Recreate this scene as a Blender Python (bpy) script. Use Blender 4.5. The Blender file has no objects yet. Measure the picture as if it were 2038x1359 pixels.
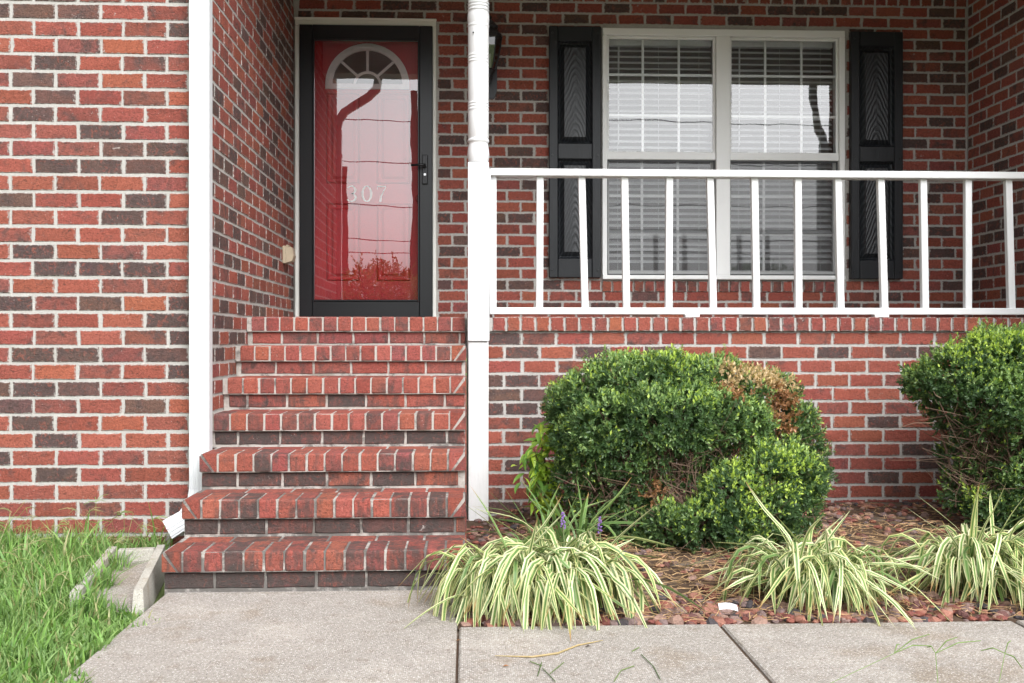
import bpy, math, random
import numpy as np
from mathutils import Vector, noise as mnoise
random.seed(7); RNG = np.random.default_rng(7)
S = bpy.context.scene
COL = S.collection
R = math.radians
PI = math.pi

# ------------------------------------------------------------------ camera
EYE = 0.97
YAW = math.atan(90 / 2100)
cam_d = bpy.data.cameras.new('camera'); cam = bpy.data.objects.new('camera', cam_d); COL.objects.link(cam)
cam.location = (0, 0, EYE); cam.rotation_euler = (PI / 2, 0, -YAW)
cam_d.sensor_width = 36; cam_d.lens = 36 * 2100 / 2038; cam_d.clip_end = 600; cam_d.clip_start = 0.05
S.camera = cam

# ------------------------------------------------------------------ light
w = bpy.data.worlds.new('World'); S.world = w; w.use_nodes = True
nt = w.node_tree; nt.nodes.clear()
sky = nt.nodes.new('ShaderNodeTexSky'); sky.sky_type = 'NISHITA'; sky.sun_disc = False
SUN_EL, SUN_AZ = R(44), R(156)
sky.sun_elevation = SUN_EL; sky.sun_rotation = SUN_AZ; sky.air_density = 1.3; sky.dust_density = 6.0; sky.ozone_density = 1.0
hs = nt.nodes.new('ShaderNodeHueSaturation'); hs.inputs['Saturation'].default_value = 0.06
cool = nt.nodes.new('ShaderNodeMix'); cool.data_type = 'RGBA'; cool.blend_type = 'MULTIPLY'; cool.inputs[0].default_value = 1; cool.inputs[7].default_value = (.975, .99, 1.02, 1)
bg = nt.nodes.new('ShaderNodeBackground'); bg.inputs['Strength'].default_value = 0.15
wo = nt.nodes.new('ShaderNodeOutputWorld')
nt.links.new(sky.outputs[0], hs.inputs['Color']); nt.links.new(hs.outputs[0], cool.inputs[6]); nt.links.new(cool.outputs[2], bg.inputs['Color']); nt.links.new(bg.outputs[0], wo.inputs[0])
sd = bpy.data.lights.new('sun', 'SUN'); sd.energy = 0.65; sd.angle = R(45); sd.color = (1, .97, .93)
sun = bpy.data.objects.new('sun', sd); COL.objects.link(sun)
# direction TO the sun: rotation 0 = +Y, clockwise seen from above
to_sun = Vector((math.sin(SUN_AZ) * math.cos(SUN_EL), math.cos(SUN_AZ) * math.cos(SUN_EL), math.sin(SUN_EL)))
sun.rotation_euler = to_sun.to_track_quat('Z', 'Y').to_euler(); sun.location = (0, -3, 8)
S.view_settings.view_transform = 'Standard'; S.view_settings.look = 'None'; S.view_settings.gamma = 1
S.view_settings.use_curve_mapping = False; S.view_settings.exposure = 0.95
S.cycles.max_bounces = 8; S.cycles.transparent_max_bounces = 12

def px(X, Y, Z):
    s, c = math.sin(YAW), math.cos(YAW)
    d = s * X + c * Y
    if d < .1: return (-9999, -9999, d)
    return (1019 + 2100 * (c * X - s * Y) / d, 679.5 - 2100 * (Z - EYE) / d, d)

# ------------------------------------------------------------------ node helpers
class NM:
    def __init__(s, name, rough=.8, spec=.3):
        s.m = bpy.data.materials.new(name); s.m.use_nodes = True
        s.t = s.m.node_tree; s.b = s.t.nodes['Principled BSDF']
        s.b.inputs['Roughness'].default_value = rough
        s.b.inputs['Specular IOR Level'].default_value = spec
        s.out = s.t.nodes['Material Output']
    def n(s, typ, **kw):
        nd = s.t.nodes.new('ShaderNode' + typ)
        for k, v in kw.items():
            if k.startswith('i_'):
                key = k[2:]; key = int(key) if key.isdigit() else key.replace('_', ' ')
                s.put(v, nd.inputs[key])
            else: setattr(nd, k, v)
        return nd
    def put(s, v, inp):
        if isinstance(v, bpy.types.NodeSocket): s.t.links.new(v, inp)
        elif isinstance(v, bpy.types.Node): s.t.links.new(v.outputs[0], inp)
        else: inp.default_value = v
    def noise(s, vec, scale, detail=4, rough=.55, dist=0.):
        return s.n('TexNoise', i_Vector=vec, i_Scale=scale, i_Detail=detail, i_Roughness=rough, i_Distortion=dist).outputs['Fac']
    def ramp(s, f, a, b, lo=0., hi=1.):
        r = s.n('MapRange', interpolation_type='SMOOTHSTEP', i_Value=f, i_1=a, i_2=b, i_3=lo, i_4=hi); return r.outputs[0]
    def lin(s, f, a, b, lo=0., hi=1.):
        return s.n('MapRange', i_Value=f, i_1=a, i_2=b, i_3=lo, i_4=hi).outputs[0]
    def math(s, op, a, b=0.):
        return s.n('Math', operation=op, i_0=a, i_1=b).outputs[0]
    def mix(s, f, a, b, mode='MIX'):
        m = s.n('Mix', data_type='RGBA', blend_type=mode)
        s.put(f, m.inputs[0])
        for v, i in ((a, 6), (b, 7)):
            if isinstance(v, tuple) and len(v) == 3: v = v + (1,)
            s.put(v, m.inputs[i])
        return m.outputs[2]
    def bump(s, h, strength=.5, dist=.003):
        b = s.n('Bump', i_Height=h, i_Strength=strength, i_Distance=dist); s.put(b.outputs[0], s.b.inputs['Normal']); return b
    def base(s, c):
        if isinstance(c, tuple) and len(c) == 3: c = c + (1,)
        s.put(c, s.b.inputs['Base Color'])
    def pos(s): return s.n('NewGeometry').outputs['Position']
    def obj(s): return s.n('TexCoord').outputs['Object']
    def scaled(s, v, sc):
        return s.n('Mapping', i_Vector=v, i_Scale=sc).outputs[0]

def brick_mat(name, joined=False, mould=0.0):
    k = NM(name, .92, .2)
    p = k.pos()
    if joined:
        a = k.n('VertexColor', layer_name='bcol'); c = a.outputs['Color']; al = a.outputs['Alpha']; v = p
    else:
        oi = k.n('ObjectInfo'); c = oi.outputs['Color']; al = oi.outputs['Alpha']
        sh = k.math('MULTIPLY', oi.outputs['Random'], 37.)
        v = k.n('VectorMath', operation='ADD', i_0=p, i_1=k.n('CombineXYZ', i_0=sh, i_1=sh, i_2=sh).outputs[0]).outputs[0]
    blot = k.noise(v, 14, 5, .62, .6)
    fine = k.math('ADD', k.math('MULTIPLY', k.noise(v, 90, 6, .72), .55), k.math('MULTIPLY', k.noise(v, 210, 3, .7), .45))
    mid = k.noise(v, 38, 4, .6, 1.2)
    vst = k.noise(k.scaled(v, (40, 40, 9)), 1, 3, .6)
    # flashed (over-fired) dark zones: how much is the alpha of the brick
    d = k.ramp(k.math('ADD', blot, k.math('MULTIPLY', al, .40)), .60, .90)
    c1 = k.mix(d, c, (.098, .067, .062))
    # warm clay flecks
    redp = k.math('MULTIPLY', k.ramp(mid, .50, .66, 0, .8), k.ramp(al, .45, .8))
    c1 = k.mix(redp, c1, (.23, .085, .068))
    c2 = k.mix(k.ramp(mid, .57, .74, 0, .30), c1, (.42, .13, .075))
    c3 = k.mix(1., c2, k.n('CombineColor', i_0=k.lin(fine, .30, .70, .50, 1.45), i_1=k.lin(fine, .30, .70, .50, 1.48), i_2=k.lin(fine, .30, .70, .50, 1.5)).outputs[0], 'MULTIPLY')
    c3 = k.mix(k.ramp(vst, .62, .8, 0, .22), c3, (.12, .065, .055))
    # pale mortar specks and smears
    vo = k.n('TexVoronoi', i_Vector=v, i_Scale=75.).outputs['Distance']
    sp = k.math('MULTIPLY', k.ramp(vo, .17, .10), k.ramp(k.noise(v, 17, 2), .56, .64))
    c4 = k.mix(k.math('MULTIPLY', sp, .75), c3, (.50, .44, .40))
    sm = k.math('MULTIPLY', k.ramp(k.noise(v, 11, 6, .75, .4), .665, .70), .75)
    c5 = k.mix(sm, c4, (.50, .45, .41))
    if not mould:
        ed = k.n('Attribute', attribute_name='ed').outputs['Fac']
        rag = k.math('ADD', ed, k.math('MULTIPLY', k.math('SUBTRACT', k.noise(v, 60, 5, .75), .5), .55))
        c5 = k.mix(k.math('MULTIPLY', k.ramp(rag, .035, -.03), .85), c5, (.42, .395, .365))
    if mould:
        zz = k.n('SeparateXYZ', i_0=p).outputs[2]
        stv = k.noise(k.scaled(p, (34, 34, 7)), 1, 5, .7)
        mo = k.ramp(k.math('ADD', k.math('ADD', k.math('MULTIPLY', stv, .6), k.math('MULTIPLY', k.noise(p, 7, 6, .72), .4)), k.math('ADD', k.ramp(zz, .80, 0.05, 0, .055), k.math('MULTIPLY', al, .14))), .555, .67)
        mv = k.math('MULTIPLY', mo, k.lin(fine, .3, .7, .5, 1.))
        c5 = k.mix(k.math('MULTIPLY', mv, .85 * mould), c5, (.070, .062, .057))
    cr = k.noise(k.scaled(v, (1, 1, 1.5)), 42, 6, .72, 2.2)
    c6 = k.mix(k.ramp(cr, .47, .34, 0, .75), c5, (.055, .035, .030))
    c6 = k.mix(k.ramp(cr, .58, .74, 0, .25), c6, (.52, .22, .16))
    k.base(c6)
    h = k.math('ADD', k.math('MULTIPLY', cr, 1.0), k.math('MULTIPLY', fine, .5))
    k.bump(h, .9, .010)
    return k.m

def mortar_mat(name, c=(.43, .410, .385), dirt=.25, grime=False):
    k = NM(name, .95, .1); p = k.pos()
    f = k.noise(p, 120, 5, .7); b = k.noise(p, 7, 5, .6)
    q = k.mix(k.ramp(b, .5, .72, 0, dirt), c, (.24, .21, .18))
    q = k.mix(k.ramp(k.noise(p, 22, 4), .58, .7, 0, .5), q, tuple(min(.8, x * 1.25) for x in c))
    q = k.mix(1., q, k.n('CombineColor', i_0=k.lin(f, .2, .8, .75, 1.2), i_1=k.lin(f, .2, .8, .75, 1.2), i_2=k.lin(f, .2, .8, .75, 1.2)).outputs[0], 'MULTIPLY')
    if grime:
        z = k.n('SeparateXYZ', i_0=p).outputs[2]
        q = k.mix(k.ramp(k.math('ADD', k.noise(p, 8, 6, .7), k.ramp(z, .7, .0, 0, .16)), .54, .66, 0, .8), q, (.10, .092, .085))
    k.base(q); k.bump(f, .7, .004); return k.m

def paint_mat(name, c=(.80, .80, .79), grain=0., dirt=.1, rough=.45):
    k = NM(name, rough, .4); p = k.pos()
    g = k.noise(k.scaled(p, (60, 60, 5)), 1, 5, .6, .8)
    s = k.noise(p, 6, 6, .7)
    q = k.mix(k.ramp(s, .52, .75, 0, dirt), c, tuple(x * .62 for x in c))
    q = k.mix(k.ramp(g, .60, .75, 0, grain), q, tuple(x * .7 for x in c))
    k.base(q)
    k.bump(k.math('ADD', g, k.math('MULTIPLY', k.noise(p, 180, 3), .25)), .25 + grain, .002); return k.m

def plain(name, c, rough=.5, spec=.4, metal=0., bump=0.):
    k = NM(name, rough, spec); p = k.pos()
    f = k.noise(p, 45, 4)
    q = k.mix(k.ramp(f, .4, .7, 0, .3), c, tuple(x * .8 for x in c))
    k.base(q); k.b.inputs['Metallic'].default_value = metal
    if bump: k.bump(k.noise(p, 150, 3), bump, .002)
    return k.m

def glass_mat(name, refl=.2, tint=(.93, .95, .95)):
    k = NM(name); t = k.t
    tr = k.n('BsdfTransparent'); tr.inputs[0].default_value = tint + (1,)
    gl = k.n('BsdfGlossy'); gl.inputs['Roughness'].default_value = 0.004; gl.inputs[0].default_value = (1, 1, 1, 1)
    # slight waviness of the sheet
    bm = k.n('Bump', i_Height=k.noise(k.pos(), 2.2, 2), i_Strength=.055, i_Distance=.01)
    k.put(bm.outputs[0], gl.inputs['Normal'])
    fr = k.n('Fresnel', i_IOR=1.5)
    f = k.math('ADD', k.math('MULTIPLY', fr.outputs[0], 1.3), refl - .05)
    mx = k.n('MixShader', i_0=f, i_1=tr.outputs[0], i_2=gl.outputs[0])
    k.put(mx.outputs[0], k.out.inputs['Surface']); return k.m

def screen_mat():
    k = NM('screen_mesh', .8, .1)
    tr = k.n('BsdfTransparent'); df = k.n('BsdfDiffuse'); df.inputs[0].default_value = (.15, .152, .155, 1)
    mx = k.n('MixShader', i_0=.40, i_1=tr.outputs[0], i_2=df.outputs[0])
    k.put(mx.outputs[0], k.out.inputs['Surface']); return k.m

def leaf_mat(name, transl=.3, rough=.42, spec=.45):
    k = NM(name, rough, spec)
    a = k.n('VertexColor', layer_name='lcol').outputs['Color']
    f = k.noise(k.pos(), 60, 2)
    c = k.mix(1., a, k.n('CombineColor', i_0=k.lin(f, .2, .8, .8, 1.2), i_1=k.lin(f, .2, .8, .85, 1.15), i_2=k.lin(f, .2, .8, .8, 1.2)).outputs[0], 'MULTIPLY')
    k.put(c, k.b.inputs['Base Color'])
    tl = k.n('BsdfTranslucent'); k.put(k.mix(1., c, (1.1, 1.25, .6), 'MULTIPLY'), tl.inputs[0])
    mx = k.n('MixShader', i_0=transl, i_1=k.b.outputs[0], i_2=tl.outputs[0])
    k.put(mx.outputs[0], k.out.inputs['Surface']); return k.m

def blade_mat():
    k = NM('variegated_leaf', .42, .4)
    uv = k.n('UVMap').outputs[0]
    sx = k.n('SeparateXYZ', i_0=uv)
    oi = k.n('ObjectInfo')
    edge = k.math('ABSOLUTE', k.math('SUBTRACT', sx.outputs[0], .5))
    wv = k.noise(k.scaled(uv, (16, .7, 1)), 1, 2)
    e = k.ramp(k.math('ADD', edge, k.math('MULTIPLY', k.math('SUBTRACT', wv, .5), .30)), .18, .29)
    green = k.mix(oi.outputs['Random'], (.10, .20, .055), (.17, .30, .075))
    cream = k.mix(k.math('FRACT', k.math('MULTIPLY', oi.outputs['Random'], 7.3)), (.64, .64, .27), (.80, .78, .50))
    c = k.mix(k.math('MULTIPLY', e, oi.outputs['Alpha']), green, cream)
    # thin cream pin-stripes in the green centre
    st = k.ramp(k.noise(k.scaled(uv, (24, .25, 1)), 1, 1), .60, .68, 0, .55)
    c = k.mix(k.math('MULTIPLY', st, oi.outputs['Alpha']), c, cream)
    # dry tip
    dry = k.math('MULTIPLY', k.ramp(sx.outputs[1], .86, .97), k.ramp(k.math('FRACT', k.math('MULTIPLY', oi.outputs['Random'], 13.7)), .40, .5))
    c = k.mix(dry, c, (.42, .25, .10))
    k.put(c, k.b.inputs['Base Color'])
    tl = k.n('BsdfTranslucent'); k.put(c, tl.inputs[0])
    mx = k.n('MixShader', i_0=.28, i_1=k.b.outputs[0], i_2=tl.outputs[0])
    k.put(mx.outputs[0], k.out.inputs['Surface']); return k.m

def concrete_mat(name, c=(.315, .284, .252), speck=1.):
    k = NM(name, .92, .2); p = k.pos()
    big = k.noise(p, 2.3, 6, .62); m = k.noise(p, 14, 5, .6); f = k.noise(p, 210, 3, .6)
    q = k.mix(k.ramp(big, .45, .68), c, tuple(x * 1.22 for x in c))
    q = k.mix(k.ramp(m, .52, .72, 0, .6), q, (c[0] * .70, c[1] * .63, c[2] * .56))
    q = k.mix(k.ramp(k.noise(k.n('VectorMath', operation='ADD', i_0=p, i_1=(7., 3., 1.)).outputs[0], 2.6, 5, .65), .52, .68, 0, .5), q, (c[0] * .78, c[1] * .66, c[2] * .52))
    vo = k.n('TexVoronoi', i_Vector=p, i_Scale=165.)
    q = k.mix(k.math('MULTIPLY', k.ramp(vo.outputs['Distance'], .46, .25), speck * .72), q, k.mix(k.ramp(k.n('SeparateColor', i_0=vo.outputs['Color']).outputs[0], .25, .8), (.075, .062, .052), (.70, .67, .64)))
    q = k.mix(1., q, k.n('CombineColor', i_0=k.lin(f, .25, .75, .75, 1.25), i_1=k.lin(f, .25, .75, .75, 1.25), i_2=k.lin(f, .25, .75, .75, 1.25)).outputs[0], 'MULTIPLY')
    k.base(q)
    k.bump(k.math('ADD', k.math('MULTIPLY', vo.outputs['Distance'], -.6), f), .55, .003); return k.m

def shutter_mat():
    k = NM('shutter_black', .38, .55)
    o = k.obj(); sx = k.n('SeparateXYZ', i_0=o)
    # cathedral grain: long ellipses stacked up the board
    wob = k.noise(k.scaled(o, (9, 9, 3)), 1, 3)
    xx = k.math('SQRT', k.math('ADD', k.math('MULTIPLY', sx.outputs[0], sx.outputs[0]), .0003))
    wv = k.math('SINE', k.math('ADD', k.math('MULTIPLY', k.math('ADD', sx.outputs[2], k.math('MULTIPLY', xx, 2.6)), 108.), k.math('MULTIPLY', wob, 16.)))
    fib = k.noise(k.scaled(o, (220, 220, 14)), 1, 3)
    h = k.math('ADD', wv, k.math('MULTIPLY', fib, .5))
    c = k.mix(k.math('MULTIPLY', k.ramp(wv, .0, .9), k.lin(fib, .3, .7, .4, 1.)), (.010, .012, .015), (.040, .044, .050))
    k.base(c); k.bump(h, .35, .0016); return k.m

M = {}
M['trim_white'] = plain('bright_white_trim', (.88, .88, .88), .4)
M['brick'] = brick_mat('brick_clay'); M['brickj'] = brick_mat('brick_clay_joined', True)
M['brick_step'] = brick_mat('step_brick_clay', False, 1.0)
M['mortar'] = mortar_mat('mortar'); M['mortar_step'] = mortar_mat('step_mortar', (.42, .39, .355), .95, True)
M['white'] = paint_mat('white_paint', (.72, .72, .72), .15, .14); M['white_metal'] = paint_mat('white_metal', (.62, .63, .64), 0, .15); M['white_old'] = paint_mat('white_paint_weathered', (.78, .78, .77), .45, .25, .6)
M['vinyl'] = paint_mat('white_vinyl', (.84, .85, .84), 0, .05, .35); M['offwhite'] = paint_mat('cream_paint', (.80, .80, .75), 0, .15, .4)
M['black'] = plain('black_enamel', (.008, .009, .011), .32, .5); M['dark'] = plain('dark_void', (.02, .02, .022), .9, .1)
M['red'] = plain('red_door_paint', (.56, .020, .035), .42, .4, 0, .1)
M['beige'] = plain('beige_plastic', (.46, .38, .27), .5, .4); M['glass'] = glass_mat('pane_glass', .155, (.98, .99, .99)); M['glass_door'] = glass_mat('storm_glass', .19, (.99, .98, .985))
M['glass_fan'] = glass_mat('fanlight_glass', .08); M['screen'] = screen_mat()
M['shutter'] = shutter_mat(); M['shutter_frame'] = paint_mat('shutter_frame_black', (.012, .014, .017), .5, .0, .4); M['blind'] = plain('blind_slat', (.80, .81, .82), .5, .3)
M['concrete'] = concrete_mat('sidewalk_concrete'); M['splash'] = concrete_mat('cast_concrete', (.42, .40, .35), .5)
M['leaf'] = leaf_mat('small_leaf', .28, .36); M['leaf_big'] = leaf_mat('broad_leaf', .35, .38); M['grass'] = leaf_mat('grass_blade', .35, .5)
M['blade'] = blade_mat(); M['twig'] = plain('twig_bark', (.15, .10, .072), .9, .1, 0, .5)
M['straw'] = leaf_mat('dry_straw', .1, .9, .1); M['soil'] = mortar_mat('soil', (.10, .065, .045), .6)
M['chrome'] = plain('brushed_steel', (.6, .6, .6), .25, .5, 1.); M['lamp_glass'] = glass_mat('lamp_glass', .12, (.55, .55, .55))
M['wood'] = plain('pole_wood', (.10, .075, .055), .9, .2, 0, .5); M['asphalt'] = concrete_mat('road_surface', (.17, .165, .16), .3)
M['ceiling'] = paint_mat('porch_ceiling_paint', (.80, .80, .79), 0, .1, .6)
M['interior'] = plain('interior_wall', (.22, .21, .20), .9, .1)
M['lawnfar'] = mortar_mat('lawn_ground', (.13, .17, .06), .3)
def stone_mat():
    k = NM('lava_rock', .95, .15)
    oi = k.n('ObjectInfo'); a = k.n('VertexColor', layer_name='lcol').outputs['Color']
    f = k.noise(k.pos(), 130, 5, .7)
    q = k.mix(1., a, k.n('CombineColor', i_0=k.lin(f, .2, .8, .6, 1.4), i_1=k.lin(f, .2, .8, .6, 1.4), i_2=k.lin(f, .2, .8, .6, 1.4)).outputs[0], 'MULTIPLY')
    k.base(q); k.bump(f, .8, .005); return k.m
M['stone'] = stone_mat()

# ------------------------------------------------------------------ mesh helpers
class MB:
    def __init__(s): s.v = []; s.f = []; s.c = []; s.e = []
    def add(s, vs, fs, col=None):
        o = len(s.v); s.v += [tuple(x) for x in vs]; s.f += [tuple(i + o for i in f) for f in fs]
        if col is not None or s.c: s.c += [col or (1, 1, 1, 1)] * len(vs)
    def box(s, a, b, bev=0.):
        (x0, y0, z0), (x1, y1, z1) = a, b
        if not bev:
            s.add([(x0, y0, z0), (x1, y0, z0), (x1, y1, z0), (x0, y1, z0), (x0, y0, z1), (x1, y0, z1), (x1, y1, z1), (x0, y1, z1)],
                  [(0, 3, 2, 1), (4, 5, 6, 7), (0, 1, 5, 4), (1, 2, 6, 5), (2, 3, 7, 6), (3, 0, 4, 7)])
            return s
        e = bev; vs = []
        for i, (X, sx) in enumerate(((x0, 1), (x1, -1))):
            for (Y, sy) in ((y0, 1), (y1, -1)):
                for (Z, sz) in ((z0, 1), (z1, -1)):
                    vs += [(X, Y + sy * e, Z + sz * e), (X + sx * e, Y, Z + sz * e), (X + sx * e, Y + sy * e, Z)]
        def ix(i, j, k, a): return ((i * 2 + j) * 2 + k) * 3 + a
        fs = []
        for i in (0, 1):
            q = [ix(i, 0, 0, 0), ix(i, 1, 0, 0), ix(i, 1, 1, 0), ix(i, 0, 1, 0)]; fs.append(q[::-1] if i == 0 else q)
            q = [ix(0, i, 0, 1), ix(1, i, 0, 1), ix(1, i, 1, 1), ix(0, i, 1, 1)]; fs.append(q if i == 0 else q[::-1])
            q = [ix(0, 0, i, 2), ix(1, 0, i, 2), ix(1, 1, i, 2), ix(0, 1, i, 2)]; fs.append(q[::-1] if i == 0 else q)
        for i in (0, 1):
            for j in (0, 1):
                fs.append([ix(i, j, 0, 0), ix(i, j, 0, 1), ix(i, j, 1, 1), ix(i, j, 1, 0)])
                fs.append([ix(i, 0, j, 0), ix(i, 0, j, 2), ix(i, 1, j, 2), ix(i, 1, j, 0)])
                fs.append([ix(0, i, j, 1), ix(0, i, j, 2), ix(1, i, j, 2), ix(1, i, j, 1)])
                for k in (0, 1): fs.append([ix(i, j, k, 0), ix(i, j, k, 1), ix(i, j, k, 2)])
        s.add(vs, fs); s.fix = True
        return s
    def prism(s, poly, y0, y1):
        """poly in the xz plane, extruded along y"""
        n = len(poly)
        vs = [(x, y0, z) for x, z in poly] + [(x, y1, z) for x, z in poly]
        fs = [tuple(range(n)), tuple(range(2 * n - 1, n - 1, -1))] + [(i, i + n, (i + 1) % n + n, (i + 1) % n) for i in range(n)]
        s.add(vs, fs); s.fix = True; return s
    def lathe(s, prof, cx, cy, seg=24):
        vs = []; fs = []
        for r, z in prof:
            for k in range(seg):
                a = 2 * PI * k / seg; vs.append((cx + r * math.cos(a), cy + r * math.sin(a), z))
        for i in range(len(prof) - 1):
            for k in range(seg):
                fs.append((i * seg + k, i * seg + (k + 1) % seg, (i + 1) * seg + (k + 1) % seg, (i + 1) * seg + k))
        fs.append(tuple(range(seg))[::-1]); fs.append(tuple((len(prof) - 1) * seg + k for k in range(seg)))
        s.add(vs, fs); s.fix = True; return s
    def tube(s, pts, rad, seg=6, col=None):
        pts = [Vector(p) for p in pts]; n = len(pts); vs = []; fs = []
        if not isinstance(rad, (list, tuple)): rad = [rad] * n
        up = Vector((0, 0, 1)) if abs((pts[-1] - pts[0]).normalized().z) < .9 else Vector((1, 0, 0))
        for i, p in enumerate(pts):
            d = (pts[min(i + 1, n - 1)] - pts[max(i - 1, 0)]).normalized()
            a = d.cross(up).normalized(); b = a.cross(d)
            for k in range(seg):
                t = 2 * PI * k / seg; vs.append(p + (a * math.cos(t) + b * math.sin(t)) * rad[i])
        for i in range(n - 1):
            for k in range(seg):
                fs.append((i * seg + k, i * seg + (k + 1) % seg, (i + 1) * seg + (k + 1) % seg, (i + 1) * seg + k))
        fs.append(tuple(range(seg))[::-1]); fs.append(tuple((n - 1) * seg + k for k in range(seg)))
        s.add(vs, fs, col); return s
    def mesh(s, name, m, smooth=False, cname='lcol'):
        me = bpy.data.meshes.new(name); me.from_pydata(s.v, [], s.f)
        if getattr(s, 'fix', False):
            import bmesh
            bm = bmesh.new(); bm.from_mesh(me); bmesh.ops.recalc_face_normals(bm, faces=bm.faces); bm.to_mesh(me); bm.free()
        if s.c:
            ca = me.color_attributes.new(cname, 'FLOAT_COLOR', 'POINT')
            ca.data.foreach_set('color', np.array(s.c, dtype=np.float32).ravel())
        if s.e and len(s.e) == len(s.v):
            ea = me.attributes.new('ed', 'FLOAT', 'POINT'); ea.data.foreach_set('value', s.e)
        if smooth: me.polygons.foreach_set('use_smooth', [True] * len(me.polygons))
        me.materials.append(M[m]); me.update(); return me
    def build(s, name, m, parent=None, smooth=False, cname='lcol'):
        return link(name, s.mesh(name, m, smooth, cname), parent)

def link(name, me, parent=None, loc=None, rotz=0.):
    o = bpy.data.objects.new(name, me); COL.objects.link(o)
    if parent: o.parent = parent
    if loc is not None: o.location = loc
    if rotz: o.rotation_euler = (0, 0, rotz)
    return o
def tag(o, label, cat, group=None):
    o['label'] = label; o['category'] = cat; o['kind'] = 'thing'
    if group: o['group'] = group
    return o
def thing(name, label, cat, loc=(0, 0, 0), group=None):
    return tag(link(name, None, None, loc), label, cat, group)
def struct(o): o['kind'] = 'structure'; return o
def stuff(o): o['kind'] = 'stuff'; return o
def B(name, m, parent, a, b, bev=0.):
    return MB().box(a, b, bev).build(name, m, parent)

def np_mesh(name, m, verts, faces, cols=None, parent=None, uv=None):
    """verts (n,3), faces (k,3|4) numpy -> object"""
    me = bpy.data.meshes.new(name); k = faces.shape[1]
    me.vertices.add(len(verts)); me.vertices.foreach_set('co', verts.astype(np.float32).ravel())
    me.loops.add(faces.size); me.loops.foreach_set('vertex_index', faces.astype(np.int32).ravel())
    me.polygons.add(len(faces)); me.polygons.foreach_set('loop_start', np.arange(0, faces.size, k, dtype=np.int32))
    me.polygons.foreach_set('loop_total', np.full(len(faces), k, dtype=np.int32))
    me.update(calc_edges=True)
    if cols is not None:
        ca = me.color_attributes.new('lcol', 'FLOAT_COLOR', 'POINT'); ca.data.foreach_set('color', cols.astype(np.float32).ravel())
    me.materials.append(M[m]); me.validate(); 
    return link(name, me, parent)

# ------------------------------------------------------------------ bricks
def brick_shape(wd, ht, dp, rnd, j=.0024, nose=0.):
    """one brick, front face on y=0 looking to -Y, centre of the front face at the origin; about 48 triangles"""
    ch = .0035; ring = []
    nx, nz = (3, 2) if wd > ht * 1.6 else (2, 2)
    for i in range(nx): ring.append((-wd / 2 + wd * i / nx, -ht / 2))
    for i in range(nz): ring.append((wd / 2, -ht / 2 + ht * i / nz))
    for i in range(nx): ring.append((wd / 2 - wd * i / nx, ht / 2))
    for i in range(nz): ring.append((-wd / 2, ht / 2 - ht * i / nz))
    n = len(ring); vs = []; out = []
    for x, z in ring:
        out.append((x + rnd.uniform(-j, j * .6) * (1 if x > 0 else -1), z + rnd.uniform(-j, j * .5) * (1 if z > 0 else -1)))
    for (x, z) in out: vs.append((x * (1 - 2 * ch / wd), rnd.uniform(-.0012, .0012), z * (1 - 2 * ch / ht)))
    for (x, z) in out: vs.append((x, ch + .001, z))
    for (x, z) in ring: vs.append((x, dp, z))
    vs.append((rnd.uniform(-.2, .2) * wd, rnd.uniform(-.002, .001), rnd.uniform(-.15, .15) * ht))
    fs = []
    for i in range(n):
        k = (i + 1) % n
        fs += [(i, k, 3 * n), (i, n + i, n + k, k), (n + i, 2 * n + i, 2 * n + k, n + k)]
    return vs, fs
def variants(wd, ht, dp, n, seed, mname):
    rnd = random.Random(seed); out = []
    for _ in range(n):
        mb = MB(); mb.add(*brick_shape(wd, ht, dp, rnd)); mb.e = [0.] * (len(mb.v) - 1) + [1.]; out.append((mb.mesh('brick', mname), mb, wd, ht))
    return out
PAL = {'R': [((.318, .090, .064), .15), ((.295, .081, .060), .22), ((.280, .084, .066), .32), ((.325, .095, .066), .10)],
       'O': [((.350, .104, .066), .05), ((.340, .100, .065), .10)],
       'M': [((.25, .088, .068), .50), ((.27, .086, .064), .40)],
       'D': [((.125, .076, .066), .70), ((.150, .082, .069), .5), ((.110, .072, .066), .85)]}
def pick(ch, rnd):
    c, a = rnd.choice(PAL[ch]); k = rnd.uniform(.88, 1.12)
    return (c[0] * k, c[1] * k * rnd.uniform(.92, 1.08), c[2] * k * rnd.uniform(.92, 1.08), a)
def rnd_type(rnd, dark=.27):
    r = rnd.random()
    return 'D' if r < dark else 'M' if r < dark + .13 else 'O' if r < dark + .22 else 'R'

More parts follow.
